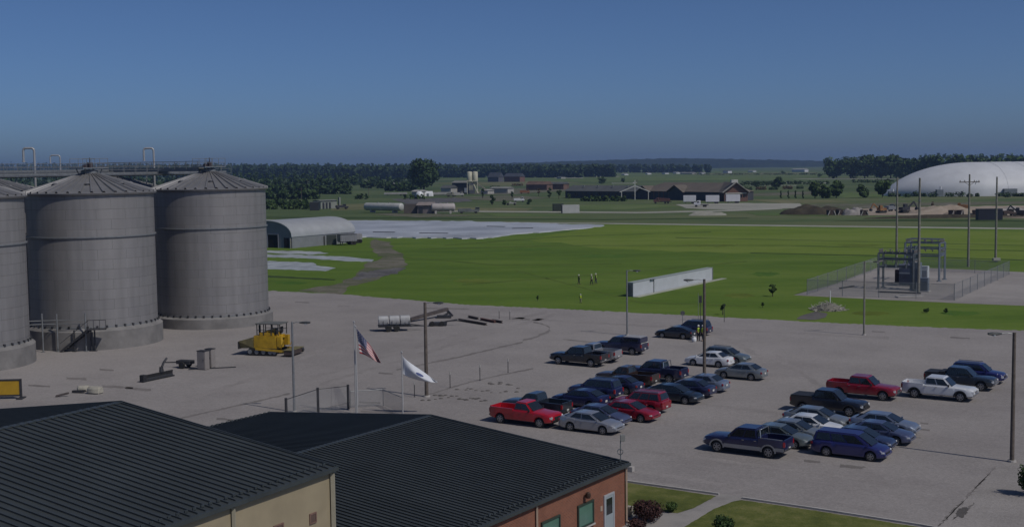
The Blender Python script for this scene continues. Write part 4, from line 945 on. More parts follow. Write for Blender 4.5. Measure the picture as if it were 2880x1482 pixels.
for lab, px, h in (('thin marker post right beside the wooden light pole in the yard', (1166, 1116), 1.1), ('thin marker post between the light pole and the scattered clods', (1266, 1090), 1.2), ('thin marker post in the middle of the curved wheel track', (1350, 1070), 1.25), ('thin marker post closest to the black four-door pickup', (1429, 1047), 1.1), ('white-topped marker post beside the scrap steel beams', (1404, 896), 1.0), ('pale marker post farthest along from the scrap steel beams', (1434, 898), 1.0)):
    marker(lab.replace(' right beside', ' beside'), px, h)
def disc(t, h): MB().lathe([(.28, -.03), (.28, .03)], 16, (0, 0, h), 'Y').build('sign_disc', M('sign_back', (.10, .10, .10), .5, .3, .1, 3), t)
post_thing('round_sign', 'round sign on a thin post behind the dark blue sport utility', 'road sign', (1920, 919), 1.7, .04, grey_steel, None, disc)
def plate_(t, h): MB().box((0, 0, h - .25), (.34, .04, .9)).build('sign_plate', dark_steel, t)
post_thing('narrow_sign', 'narrow dark sign post behind the light pole by the vested people', 'road sign', (1970, 902), 3.0, .04, dark_steel, None, plate_)
post_thing('thin_stake', 'tall thin stake at the grass edge next to the leafy sapling', 'stake', (2037, 905), 2.3, .035, dark_steel)
post_thing('thin_mast', 'thin mast next to the light pole in the middle of the cars', 'mast', (1964, 903), 3.6, .03, grey_steel)

# ---------------------------------------------------------------- machines and loose things in the yard
yel = M('machine_yellow', (.44, .27, .012), .45, 0, .25, 1.5, coat=.2); olive = M('dusty_hood', (.15, .13, .06), .7, 0, .3, 1.5)
def paver():
    c = G(752, 1001); t = thing('asphalt_paver', 'yellow road paver with canopy and dark tracks standing in the yard', 'road machine', (c.x, c.y + 1.2, 0), math.pi + R(-16))
    b = MB().prism([(-1.4, -1.1), (1.3, -1.1), (1.3, 1.1), (-1.4, 1.1)], .75, 2.15); b.box((-.2, 0, 2.3), (1.7, 2.0, .35)); b.build('engine_housing', yel, t, bevel=.05)
    hp = MB(); hp.loft([[(1.3, y, z) for y, z in ((-1.15, .8), (1.15, .8), (1.25, 1.9), (-1.25, 1.9))], [(2.9, y, z) for y, z in ((-1.15, .75), (1.15, .75), (1.5, 1.55), (-1.5, 1.55))]]); hp.build('hopper', olive, t, bevel=.04)
    MB().box((2.95, 0, 1.1), (.12, 2.9, .8)).build('push_plate', dark_steel, t, bevel=.03)
    for s in (-1, 1):
        tr = MB(); pts = [(2.1, .45), (1.75, .82), (-1.2, .82), (-1.55, .45), (-1.25, .04), (1.8, .04)]
        tr.loft([[(x, s * 1.0 + w, z) for x, z in pts] for w in (-.22, .22)]); k = tr.build('track', rubber, t, bevel=.05)
        for x in (1.7, .9, .1, -.7, -1.2): MB().tube((x, s * 1.21, .42), (x, s * 1.25, .42), .24, n=14).build('roller', grey_steel, k)
    MB().box((-.35, 0, 3.42), (2.9, 2.2, .1)).build('canopy', M('canopy_grey', (.12, .12, .11), .6, 0, .15, 2), t, bevel=.03)
    ps = MB()
    for x in (.9, .1, -.8, -1.6):
        for y in (-1.0, 1.0): ps.bar((x, y, 2.2), (x, y, 3.4), .08, .08)
    ps.bar((.9, -1, 2.75), (-1.6, -1, 2.75), .05, .05).bar((.9, 1, 2.75), (-1.6, 1, 2.75), .05, .05); ps.build('canopy_post', dark_steel, t)
    st = MB()
    for y in (-.6, .6): st.box((-1.0, y, 2.35), (.5, .5, .15)).box((-1.25, y, 2.7), (.12, .5, .6))
    st.build('seat', black_plastic, t, bevel=.03); MB().box((-.3, 0, 2.5), (.35, 1.7, .5)).build('console', yel, t, bevel=.04)
    MB().tube((1.35, -.5, 1.9), (1.35, -.5, 3.1), .12, n=10).tube((1.35, -.5, 3.1), (1.35, -.5, 3.35), .05, n=8).build('exhaust_stack', black_plastic, t)
    MB().box((-1.7, -.85, 1.55), (.5, .5, 1.1)).box((-1.7, .85, 1.55), (.5, .5, 1.1)).box((-1.5, 0, 1.9), (.3, 1.9, .12)).build('control_stand', yel, t, bevel=.03)
    sc = MB().box((-2.9, 0, .42), (.9, 3.0, .5)); sc.build('screed', M('screed_dark', (.07, .05, .045), .6, .2, .3, 2), t, bevel=.04)
    MB().box((-2.85, 0, .72), (1.0, 3.1, .06)).build('screed_walkway', olive, t)
    for s in (-1, 1):
        MB().bar((1.0, s * 1.3, .75), (-2.6, s * 1.3, .55), .1, .22).build('tow_arm', yel, t)
        MB().lathe([(.27, -.2), (.30, 0), (.27, .2)], 14, (-3.2, s * 1.2, .45), 'Y').build('auger_drum', dark_steel, t, 40)
    MB().bar((-1.9, -1.05, .8), (-2.3, -1.15, 1.7), .06, .06).bar((-1.9, 1.05, .8), (-2.3, 1.15, 1.7), .06, .06).build('handrail', yel, t)
paver()
def tank_trailer():
    c = G(1108, 932); t = thing('tank_trailer', 'small trailer loaded with pale liquid tanks, dark wheels under it', 'trailer', (c.x, c.y + .7, 0), R(8))
    MB().bar((-2.0, -.8, .62), (2.1, -.8, .62), .1, .14).bar((-2.0, .8, .62), (2.1, .8, .62), .1, .14).bar((2.1, -.8, .62), (3.6, 0, .5), .09, .12).bar((2.1, .8, .62), (3.6, 0, .5), .09, .12).box((0, 0, .7), (4.0, 1.7, .06)).build('frame', dark_steel, t)
    for x in (-.75, .25):
        for s in (-1, 1):
            o = MB().lathe([(.24, -.11), (.36, -.11), (.39, 0), (.36, .11), (.24, .11)], 18, (x, s * .95, .39), 'Y').build('wheel', rubber, t, 40); MB().lathe([(.22, -.02), (.2, .03)], 14, (x, s * 1.03, .39), 'Y').build('rim', white_paint, o)
    for i, x in enumerate((-1.35, 0, 1.3)):
        MB().loft([[(x - .6, y * .75, z) for y, z in ((-1, .95), (-.8, .78), (.8, .78), (1, .95), (1, 1.6), (.7, 1.82), (-.7, 1.82), (-1, 1.6))], [(x + .6, y * .75, z) for y, z in ((-1, .95), (-.8, .78), (.8, .78), (1, .95), (1, 1.6), (.7, 1.82), (-.7, 1.82), (-1, 1.6))]]).build('tank', M('tank_plastic', (.42, .42, .42), .5, 0, .12, 1.5), t, 50, bevel=.06)
    m = MB()
    for k in range(8): MB().bar((-1.9 + k * .53, -.84, .72), (-1.9 + k * .53, -.84, 1.15 + .2 * (k % 2)), .05, .05).build('stake', dark_steel, t)
tank_trailer()
def scrap():
    g = G(1153, 906); h = G(1258, 889); t = thing('steel_conveyor', 'long dark steel conveyor lying raised on a stand beside the tank trailer', 'conveyor', (g.x, g.y, 0))
    d = h - g; MB().bar((0, 0, .35), d + Vector((0, 0, .95)), .5, .38).build('boom', M('rusty_dark', (.085, .07, .065), .7, .2, .3, 1.5), t)
    MB().bar(d * .98 + Vector((0, 0, .9)), d * 1.03 + Vector((.6, -.4, .0)), .25, .3).bar(d * .9 + Vector((0, -1.5, .25)), d * 1.0 + Vector((.3, .3, .5)), .2, .2).box(d * .93 + Vector((0, -1.6, .2)), (1.9, .8, .35)).build('stand', dark_steel, t)
    MB().bar((0, 0, 0), (0, 0, .35), .5, .3).build('leg', dark_steel, t)
    for i, (a, b, w, lab) in enumerate((((1290, 902), (1368, 915), .35, 'long dark beam lying slanted on the gravel, longest of the scrap beams'), ((1318, 893), (1345, 899), .3, 'short dark beam at the far side of the scrap beams'), ((1352, 900), (1392, 908), .3, 'reddish beam beside the longest scrap beam'), ((1385, 904), (1412, 909), .25, 'short dark beam nearest the white-topped marker post'))):
        p, q = G(*a), G(*b); m = MB(); dz = Vector((0, 0, .04))
        m.bar(p + dz, q + dz, w, .06).bar(p + dz * 7, q + dz * 7, w, .06).bar(p + dz * 4, q + dz * 4, .07, .22)
        tag(m.build('steel_beam', M('rusty_dark', ()) if i != 2 else M('rust_red', (.12, .06, .05), .8, .1, .3, 2)), lab.replace('nearest', 'close to'), 'steel beam', 'scrap steel beams on the gravel')
    c = G(1232, 917); t = thing('scrap_frame', 'low tangled dark frame on the gravel by the conveyor stand', 'scrap', (c.x, c.y, 0))
    MB().box((0, .3, .28), (2.2, .9, .4)).bar((-1.2, 0, .2), (2.4, .5, .75), .15, .15).bar((1, 0, .6), (3.3, .6, .65), .12, .12).build('frame', dark_steel, t, bevel=.04)
    [MB().lathe([(.3, -.1), (.32, .1)], 14, (x, -.2, .32), 'Y').build('wheel', rubber, t) for x in (-.7, .5)]
scrap()
def trough():
    p, q = G(402, 1076), G(492, 1057); d = q - p; t = thing('scraper_attachment', 'long black steel blade with upright curved bracket lying in the yard', 'steel blade', (p.x, p.y, 0), math.atan2(d.y, d.x)); L = d.length
    prof = [(0, .02), (.35, .0), (.42, .3), (.30, .62), (.22, .62), (.28, .3), (.2, .12), (0, .12)]
    MB().loft([[(x, y, z) for y, z in prof] for x in (0, L * .33, L * .66, L)]).build('blade', black_plastic, t, bevel=.015)
    MB().box((.25, .2, .36), (.5, .5, .66)).build('end_plate', black_plastic, t, bevel=.03)
    MB().path([(L * .68, .25, .6), (L * .66, .25, 1.1), (L * .72, .25, 1.5), (L * .82, .25, 1.85)], .11, 8).tube((L * .63, .25, .62), (L * .63, .25, 1.1), .2, .16).build('bracket', dark_steel, t)
trough()
def cabinets():
    g = G(562, 1038); t = thing('welder_trailer', 'small two-wheeled trailer with a long drawbar behind the tall grey cabinets', 'trailer', (g.x - 1.7, g.y + 1.0, 0), R(-20))
    MB().box((0, 0, .6), (1.6, .9, .35)).bar((-.7, 0, .55), (-2.4, 0, .45), .09, .1).build('frame', dark_steel, t)
    for s in (-1, 1): MB().lathe([(.2, -.1), (.33, -.1), (.35, 0), (.33, .1), (.2, .1)], 16, (0, s * .6, .35), 'Y').build('wheel', rubber, t, 40)
    for px, w, lab in (((566, 1040), 1.0, 'tall grey-brown cabinet next to the small drawbar trailer'), ((586, 1034), .8, 'tall grey-brown cabinet on the side of the yellow paver')):
        c = G(*px); t = thing('grey_cabinet', lab, 'cabinet', (c.x, c.y, 0), R(-25), 'tall grey cabinets in the yard')
        MB().box((0, .35, .95), (w, .7, 1.85)).build('body', M('cabinet_grey', (.23, .21, .20), .6, 0, .08, 1.5), t, bevel=.02)
        MB().box((0, -.012, .95), (w * .86, .03, 1.7)).build('door', M('cabinet_grey', ()), t); MB().box((w * .3, -.04, 1.0), (.04, .03, .2)).build('handle', dark_steel, t)
        MB().box((0, .35, 1.90), (w + .06, .76, .05)).build('lid', dark_steel, t)
    a = G(530, 1040); tag(MB().bar((a.x, a.y, .05), (a.x + 4.5, a.y + 1.2, .05), .12, .1).build('timber', dark_steel), 'thin dark bar lying on the ground under the grey cabinets', 'bar')
cabinets()
for i, (px, rz, lab) in enumerate(((( 235, 1100), .4, 'pale sack on the gravel nearer the roof ridge, smaller of two'), ((268, 1106), -.3, 'larger pale sack on the gravel beside a smaller sack'))):
    g = G(*px); m = MB().loft([[(x, y * w, z) for y, z in ((-.38, .0), (.38, .0), (.46, .25), (.3, .52), (-.3, .52), (-.46, .25))] for x, w in ((-.55, .7), (-.4, 1), (.4, 1), (.55, .7))])
    o = m.build('bulk_sack', M('sack_cloth', (.34, .32, .27), .9, 0, .15, 3, .3), None, 50, bevel=.08, seg=3); o.location = (g.x, g.y, 0); o.rotation_euler = (0, 0, rz); o.scale = (1 + .2 * i,) * 3
    tag(o, lab.replace(' nearer', ' near'), 'sack', 'pale sacks in the yard')
g = G(205, 1104); tag(MB().bar((g.x, g.y, .12), (g.x + 1.2, g.y - .3, .2), .3, .2).build('plank', dark_steel), 'dark bent plank beside the smaller pale sack', 'plank')
g = G(175, 1116); tag(MB().bar((g.x - .6, g.y, .08), (g.x + .5, g.y + .4, .3), .25, .16).build('stone', M('rusty_dark', ()), None, bevel=.05), 'small dark rock at the edge of the tan building roof', 'rock')
def sign_board():
    g = G(28, 1121); t = thing('yellow_board', 'low yellow board in a dark steel frame beside the first silo', 'sign board', (g.x, g.y, 0), R(3))
    MB().box((-.9, 0, 1.0), (3.6, .1, 1.25)).build('board', M('board_yellow', (.42, .25, .015), .5, 0, .12, 1), t)
    m = MB().box((-.9, 0, 1.68), (3.9, .16, .14)).box((-.9, 0, .3), (3.9, .16, .14))
    for x in (-2.8, .98): m.box((x, 0, .88), (.16, .2, 1.76))
    m.box((.98, .0, .05), (.5, 1.2, .1)).box((-2.8, 0, .05), (.5, 1.2, .1)); m.build('frame', dark_steel, t)
sign_board()
rg = random.Random(5); m = MB()                               # clods pushed up by tracked machines
for (x0, y0, x1, y1, n) in ((1222, 1110, 1370, 1128, 12), (1290, 1092, 1460, 1106, 12), (1370, 1076, 1475, 1090, 10), (1190, 1128, 1260, 1112, 6), (1300, 1120, 1360, 1124, 5)):
    for k in range(n):
        u = k / n; g = G(x0 + (x1 - x0) * u + rg.uniform(-8, 8), y0 + (y1 - y0) * u + rg.uniform(-4, 4)); s = rg.uniform(.07, .14)
        m.loft([[(g.x + r * s * math.cos(a) * 1.9, g.y + r * s * 1.2 * math.sin(a), z * s) for a in [q * math.pi / 3 for q in range(6)]] for r, z in ((1, 0), (.8, .5), (.35, .8))])
kind(m.build('gravel_clods', damp_gravel, None, 60), 'stuff')

# ---------------------------------------------------------------- long white shed, brush pile, saplings
def shed():
    a, b = G(1781, 834), G(2004, 787); d = b - a; L = d.length; t = thing('storage_shed', 'long narrow low white metal shed standing alone on the grass', 'shed', (a.x, a.y, -.04), math.atan2(d.y, d.x))
    wm = M('shed_white', (.46, .48, .52), .5, 0, .06, .5); h = 2.12
    MB().box((L / 2, .5, h / 2), (L, 1.0, h)).build('wall', wm, t)
    MB().box((L / 2, .5, h + .03), (L + .1, 1.1, .06)).build('roof', M('shed_roof', (.33, .36, .34), .5, .1, .08, .4), t)
    for x in (7.0, L - .1): MB().bar((x, -.05, 0), (x, -.05, h), .14, .1).build('downpipe', grey_steel, t)
    MB().bar((5.6, -.2, h + .02), (7.1, -.2, h + .02), .2, .1).build('gutter', grey_steel, t)
    dr = MB().box((-.03, .5, 1.02), (.06, .86, 1.95)).build('door', M('shed_door', (.075, .09, .115), .5, .1, .1, 2), t)
    for y in (.2, .42, .62, .82): MB().bar((-.07, y, .1), (-.07, y, 1.95), .05, .07).build('lock_rod', M('lock_rod', (.2, .22, .25), .5, .3, .1, 2), dr)
    MB().box((L / 2 + 1.5, -.65, .03), (L + 4, 1.0, .06)).build('pad', M('pad_pale', (.32, .33, .27), .9, 0, .15, .6), t)
shed()
def quads(m, c, rad, n, size, rg, flat=.5):
    """leaf-sized faces scattered in a ball, outer ones denser"""
    for _ in range(n):
        d = Vector((rg.gauss(0, 1), rg.gauss(0, 1), rg.gauss(0, 1))).normalized(); k = rg.random() ** .45
        p = Vector((c[0] + d.x * rad[0] * k, c[1] + d.y * rad[1] * k, c[2] + d.z * rad[2] * k))
        nn = (d + Vector((rg.uniform(-1, 1), rg.uniform(-1, 1), rg.uniform(-.4, 1))) * .8).normalized()
        a = nn.orthogonal().normalized(); a.rotate(Matrix.Rotation(rg.uniform(0, 6.3), 3, nn)); b = nn.cross(a); s = size * rg.uniform(.6, 1.3)
        m.add([p - a * s - b * s * .6, p + a * s * .9 - b * s * .5, p + a * s + b * s * .6, p - a * s * .8 + b * s * .7], [(0, 1, 2, 3)])
bark = M('bark', (.07, .055, .042), .95, 0, .25, 2)
L_DARK = leaf_mat('leaves_dark', (.032, .06, .018), .4); L_MID = leaf_mat('leaves_mid', (.042, .074, .02), .4); L_FAR = leaf_mat('leaves_far_wood', (.030, .054, .021), .3)
L_LIGHT = leaf_mat('leaves_light', (.06, .09, .026)); L_MAROON = leaf_mat('leaves_maroon', (.04, .018, .018)); L_BRUSH = leaf_mat('dry_brush', (.33, .31, .27), .35); L_RUST = leaf_mat('leaves_russet', (.09, .06, .03))
def tree(name, label, base, top_y, w_px, mat=L_MID, clumps=14, per=60, size=None, seed=0, group=None, trunk=.22, cat='tree', shape='round', wm=None, zoff=-.05):
    g = G(*base); h = ZT(g, top_y); w = wm or w_px * MPP(g); rg = random.Random(seed); size = size or max(.12, h * .035)
    t = thing(name, label, cat, (g.x, g.y, zoff), 0, group); z0 = h * trunk; m = MB(); tr = MB()
    tr.tube((0, 0, 0), (w * .02, 0, h * .55), h * .028 + .03, h * .014 + .01, 8)
    for k in range(clumps):
        if shape == 'cone': u = (k + .5) / clumps; rr = w * .5 * (1.02 - u) * .8; a = k * 2.4; c = (rr * .5 * math.cos(a), rr * .5 * math.sin(a), z0 + (h - z0) * u * .95); q = max(rr * .75, w * .1)
        else:
            a = k * 2.39996; u = rg.random(); v = math.sqrt((k + .5) / clumps); zc = z0 + (h - z0) * (.18 + .68 * u); lim = math.sqrt(max(.12, 1 - ((zc - z0) / (h - z0) * 2 - 1.0) ** 2))
            c = (w * .36 * v * lim * math.cos(a), w * .36 * v * lim * math.sin(a), zc); q = w * rg.uniform(.19, .29)
            tr.tube((w * .01, 0, h * rg.uniform(.25, .5)), (c[0] * .9, c[1] * .9, c[2]), h * .010 + .01, h * .003 + .004, 5)
        quads(m, c, (q, q, min(q * .85, (h - z0) * .3)), per, size, rg)
    tr.build('trunk', bark, t, 50); m.build('crown', mat, t)
    return t
pb = G(2335, 874); tbp = thing('brush_pile', 'pile of pale dry branches with a white stake at the grass edge', 'brush pile', (pb.x, pb.y + 1.2, -.04)); m = MB(); rg = random.Random(9)
for k in range(420):
    a = rg.uniform(0, 6.3); r = math.sqrt(rg.random()); p = Vector((r * 2.3 * math.cos(a), r * 1.6 * math.sin(a), rg.uniform(.05, 1.25 * (1.05 - r)))); d = Vector((rg.gauss(0, 1), rg.gauss(0, 1), rg.gauss(0, .55))).normalized() * rg.uniform(.25, .7)
    m.tube(p - d, p + d, rg.uniform(.015, .05), n=4)
m.build('branches', M('dry_branches', (.36, .34, .30), .9, 0, .3, 2), tbp)
MB().lathe([(1.9, 0), (1.6, .4), (.9, .8), (.2, 1.0)], 12).build('core', M('brush_core', (.16, .15, .125), .95, 0, .4, 3), tbp, 60)
MB().tube((.4, .4, 0), (.4, .4, 2.6), .06, n=8).build('stake', white_paint, tbp)
tree('sapling', 'small leafy sapling standing alone on the grass near the brush pile', (2173, 833), 798, 20, L_MID, 7, 26, .16, 1, 'young saplings on the grass')
tree('sapling', 'tiny dark sapling between the leafy sapling and the gravel edge', (2145, 864), 850, 9, L_DARK, 4, 16, .12, 2, 'young saplings on the grass')
tree('sapling', 'low dark bush on the verge in front of the substation fence', (2607, 878), 862, 20, L_DARK, 5, 18, .13, 3, 'young saplings on the grass')
tree('sapling', 'small leaning dark bush on the verge beside a lower bush', (2660, 880), 866, 14, L_DARK, 4, 14, .12, 4, 'young saplings on the grass')
tree('sapling', 'thin dark sapling next to a tall stake at the gravel edge', (2033, 884), 846, 14, L_DARK, 6, 20, .14, 5, 'young saplings on the grass')
tree('sapling', 'faint little sapling on the field edge below two walking people', (1512, 845), 829, 8, L_DARK, 3, 12, .1, 6, 'young saplings on the grass')

# planting by the brick office
def bush(name, label, base, w, h, mat, n, size, seed, cat='shrub'):
    g = G(*base); t = thing(name, label, cat, (g.x, g.y, .02)); rg = random.Random(seed); m = MB(); st = MB()
    for k in range(9):
        a = k * 2.4; r = w * .28 * math.sqrt(k / 9); quads(m, (r * math.cos(a), r * math.sin(a), h * rg.uniform(.4, .62)), (w * .3, w * .3, h * .38), n // 9, size, rg); st.tube((0, 0, 0), (r * math.cos(a), r * math.sin(a), h * .6), .02, .008, 5)
    m.build('foliage', mat, t); st.build('stem', bark, t)
bush('round_shrub', 'rounded dark maroon shrub beside the corner of the brick office', (1818, 1466), 1.95, 1.35, L_MAROON, 3600, .05, 1)
bush('round_shrub', 'smaller maroon shrub tucked at the foot of the brick office corner', (1790, 1500), 1.1, .9, L_MAROON, 1500, .05, 2)
bush('box_hedge', 'small clipped green hedge at the edge of the lawn by the path', (1888, 1440), .75, .62, L_MID, 1400, .035, 3)
bush('leafy_shrub', 'dark green leafy shrub on the lawn cut by the lower edge', (2033, 1496), 1.25, 1.0, L_DARK, 1500, .06, 4)
bush('leafy_shrub', 'dark shrub at the picture edge next to the corner light pole', (2893, 1392), 1.5, 2.1, L_DARK, 1500, .07, 5)
g = G(1768, 1454); t = thing('utility_cabinet', 'pale utility box standing between the brick corner and the maroon shrub', 'utility box', (g.x + .1, g.y + .2, .0), R(-33))
MB().box((0, 0, .3), (.36, .3, .58)).build('body', M('cabinet_pale', (.36, .33, .28), .7, 0, .08, 3), t, bevel=.02); MB().box((0, -.16, .3), (.3, .03, .48)).build('door', M('cabinet_pale', ()), t)
g = G(1778, 1322); MB()
t = thing('small_block', 'pale concrete block on the gravel just past the brick office corner', 'concrete block', (G(1772, 1325).x, G(1772, 1325).y, 0), R(-33)); MB().box((0, 0, .17), (.5, .35, .34)).build('block', concrete, t, bevel=.02); MB().tube((-.12, 0, .34), (-.12, 0, .42), .03).build('loop', dark_steel, t)

# ---------------------------------------------------------------- people
skin = M('skin', (.42, .26, .19), .6, 0, .06, 4); hivis = M('hi_vis_yellow', (.38, .52, .03), .6, 0, .1, 4); denim = M('denim', (.03, .04, .07), .8, 0, .2, 5)
dark_cloth = M('dark_cloth', (.02, .02, .025), .85, 0, .2, 5); hat_white = M('hat_white', (.6, .6, .58), .35, 0, .05, 3); boots = M('boots', (.03, .022, .016), .7, 0, .2, 5)
def skinned(name, pts, edges, mat, parent, root=0, sub=1):
    me = bpy.data.meshes.new(name); me.from_pydata([p[0] for p in pts], edges, [])
    o = link(name, me, mat, parent); md = o.modifiers.new('skin', 'SKIN'); md.use_smooth_shade = True
    if not me.skin_vertices: me.skin_vertices.new(name='')
    for v, p in zip(me.skin_vertices[0].data, pts):
        r = p[1]; v.radius = r if isinstance(r, tuple) else (r, r)
    me.skin_vertices[0].data[root].use_root = True
    s = o.modifiers.new('sub', 'SUBSURF'); s.levels = sub; s.render_levels = sub
    return o
def person(label, px, face, h=1.75, stride=.12, arm=(0, 0), vest=hivis, legs=denim, hat=hat_white, group='people in high-visibility vests', shirt=dark_cloth):
    g = G(*px); t = thing('person', label, 'person', (g.x, g.y, 0 if px[1] > 870 else -.05), face, group); k = h / 1.75
    V = lambda x, y, z: Vector((x * k, y * k, z * k))
    pts = [(V(0, 0, .98), (.15 * k, .11 * k)), (V(0, 0, 1.18), (.15 * k, .10 * k)), (V(0, 0, 1.38), (.17 * k, .11 * k)), (V(0, 0, 1.48), (.07 * k, .07 * k)), (V(.01, 0, 1.54), (.055 * k, .055 * k)), (V(.02, 0, 1.62), (.085 * k, .075 * k)), (V(.015, 0, 1.70), (.08 * k, .07 * k))]
    e = [(0, 1), (1, 2), (2, 3), (3, 4), (4, 5), (5, 6)]
    nose = len(pts); pts.append((V(.115, 0, 1.625), .016 * k)); e.append((5, nose))
    for s, sw, am in ((1, stride, arm[0]), (-1, -stride, arm[1])):
        i = len(pts); pts += [(V(0, s * .10, .90), .095 * k), (V(sw * .9 + .03, s * .11, .50), .062 * k), (V(sw * 1.4 - .02, s * .11, .10), .042 * k), (V(sw * 1.4 + .15, s * .12, .04), .040 * k)]
        e += [(0, i), (i, i + 1), (i + 1, i + 2), (i + 2, i + 3)]
        i = len(pts); fx = .32 * am
        pts += [(V(0, s * .19, 1.41), .062 * k), (V(-sw * .4 + fx * .3, s * .24, 1.14), .045 * k), (V(-sw * .8 + fx + .06, s * .24, .92 + .25 * am), .032 * k), (V(-sw * .9 + fx * 1.15 + .08, s * .24, .85 + .3 * am), (.03 * k, .016 * k))]
        e += [(2, i), (i, i + 1), (i + 1, i + 2), (i + 2, i + 3)]
        hx = pts[-1][0]
        for q, (dy, ln) in enumerate(((-.028, .075), (-.009, .088), (.010, .082), (.028, .066))):
            j = len(pts); pts += [(hx + V(.01, dy, -.045), .009 * k), (hx + V(.028, dy, -.045 - ln * .75), .007 * k)]; e += [(i + 3, j), (j, j + 1)]
        j = len(pts); pts += [(hx + V(.04, -s * .03, -.01), .010 * k), (hx + V(.06, -s * .03, -.05), .008 * k)]; e += [(i + 3, j), (j, j + 1)]
    skinned('body', pts, e, skin, t)
    tp, te = [(V(0, 0, 1.0), (.165 * k, .125 * k))], []
    for s, sw in ((1, stride), (-1, -stride)):
        i = len(tp); tp += [(V(0, s * .10, .90), .112 * k), (V(sw * .9 + .03, s * .11, .50), .080 * k), (V(sw * 1.4 - .02, s * .11, .10), .064 * k)]; te += [(0, i), (i, i + 1), (i + 1, i + 2)]
    skinned('trousers', tp, te, legs, t)
    sp, se = [(V(0, 0, 1.0), (.165 * k, .12 * k)), (V(0, 0, 1.2), (.165 * k, .115 * k)), (V(0, 0, 1.4), (.185 * k, .12 * k)), (V(0, 0, 1.47), (.09 * k, .08 * k))], [(0, 1), (1, 2), (2, 3)]
    for s, sw, am in ((1, stride, arm[0]), (-1, -stride, arm[1])):
        i = len(sp); fx = .32 * am; sp += [(V(0, s * .19, 1.41), .078 * k), (V(-sw * .4 + fx * .3, s * .24, 1.14), .058 * k), (V(-sw * .7 + fx * .9 + .05, s * .24, .97 + .24 * am), .046 * k)]; se += [(2, i), (i, i + 1), (i + 1, i + 2)]
    skinned('shirt', sp, se, shirt, t)
    if vest: MB().lathe([(.19, 1.0), (.205, 1.1), (.205, 1.3), (.20, 1.42), (.11, 1.5)], 16, (0, 0, 0), cap=False).build('vest', vest, t, 50).scale = (.78 * k, 1.02 * k, k)
    for s in (1, -1): MB().box((stride * s * 1.4 + .045, s * .115, .045), (.27, .10, .09)).build('boot', boots, t, 50, bevel=.03)
    if hat: MB().lathe([(.15, 1.685), (.125, 1.70), (.12, 1.75), (.085, 1.80), (.01, 1.82)], 16, (.015, 0, 0)).build('hard_hat', hat, t, 50).scale = (k, k, k)
    for s in (1, -1): MB().lathe([(.001, -.012), (.011, 0), (.001, .012)], 8, (.093 * k, s * .03 * k, 1.645 * k), 'X').build('eye', black_plastic, t)
    return t
person('person in yellow vest standing by the black low car, seen beside the light pole', (1964, 958), R(-60), 1.74, .03, (.5, .5), legs=dark_cloth)
person('person in yellow vest closest to the light pole, turned to a companion in a vest', (1977, 959), R(200), 1.78, .03, (.3, 0), legs=dark_cloth)
person('person in dark clothes walking alone across the green field near the white shed', (1628, 799), R(10), 1.62, .14, (.2, .2), vest=M('vest_olive', (.10, .13, .03), .7, 0, .1, 4), legs=dark_cloth, group='people on the green field')
person('person in pale shirt walking on the field, front one of a pair', (1664, 800), R(170), 1.72, .14, (.3, 0), vest=M('shirt_pale', (.36, .38, .24), .7, 0, .1, 4), legs=dark_cloth, group='people on the green field')
person('person in pale vest walking on the field, right behind a companion', (1676, 797), R(170), 1.70, .10, (0, .3), vest=M('vest_lime', (.28, .38, .06), .7, 0, .1, 4), legs=denim, group='people on the green field')
person('person in pale yellow shirt near the gravel edge, apart from the others on the field', (1633, 851), R(80), 1.25, .10, (.3, .3), vest=hivis, legs=M('trousers_tan', (.22, .2, .15), .8, 0, .1, 4), group='people on the green field')
g = G(1952, 961); t = thing('white_bag', 'white sack standing at the feet of the people in vests', 'bag', (g.x, g.y, 0)); MB().lathe([(.2, 0), (.28, .15), (.27, .4), (.14, .55), (.2, .62)], 14).build('sack', white_paint, t, 50); MB().tube((-.2, 0, .58), (.2, 0, .58), .03).build('tie', grey_steel, t)

# ---------------------------------------------------------------- substation
blue_steel = M('blue_grey_steel', (.16, .19, .23), .5, .3, .15, 1.5); trans = M('transformer_grey', (.12, .135, .19), .5, .2, .15, 1)
porc = M('porcelain', (.15, .14, .14), .3, 0, .15, 4)
def gantry(label, posts, h, mat):
    o = posts[0]; t = thing('switch_gantry', label, 'steel gantry', (o.x, o.y, -.03), 0, 'steel gantries of the substation'); P = [p - o for p in posts]
    for p in P: MB().bar(p, p + Vector((0, 0, h)), .28, .28).box(p + Vector((0, 0, .06)), (.6, .6, .14)).build('post', mat, t)
    b = MB(); n = len(P)
    for z in (h, h - .9, h - 2.1):
        for i in range(n): b.bar(P[i] + Vector((0, 0, z)), P[(i + 1) % n] + Vector((0, 0, z)), .16, .2)
    b.build('beam', mat, t)
    ins = MB(); lw = MB()
    for i in range(n):
        a, c = P[i], P[(i + 1) % n]
        for k in range(1, 5):
            q = a.lerp(c, k / 5); ins.lathe([(.05, 0), (.13, .08), (.06, .16), (.13, .24), (.06, .32), (.12, .4), (.05, .5)], 8, q + Vector((0, 0, h + .08))); ins.lathe([(.05, 0), (.12, .1), (.06, .2), (.12, .3), (.05, .4)], 8, q + Vector((0, 0, h - 1.4)))
    ins.build('insulators', porc, t, 40)
    for k in range(5):
        a = P[0].lerp(P[1], k / 4); c = P[-1].lerp(P[2] if n > 3 else P[-1], k / 4); lw.tube(a + Vector((0, 0, h + .6)), c + Vector((0, 0, h + .6)), .035, n=5)
    lw.build('busbar', mat, t)
    for k in range(3): q = P[0].lerp(P[1], .2 + .3 * k) + Vector((0, 0, h - 1.9)); MB().box(q, (.35, .35, .6)).tube(q, q + Vector((.4, 0, 1.2)), .04).build('switch', mat, t)
o = G(2470, 812); ex = gx; ey = gy
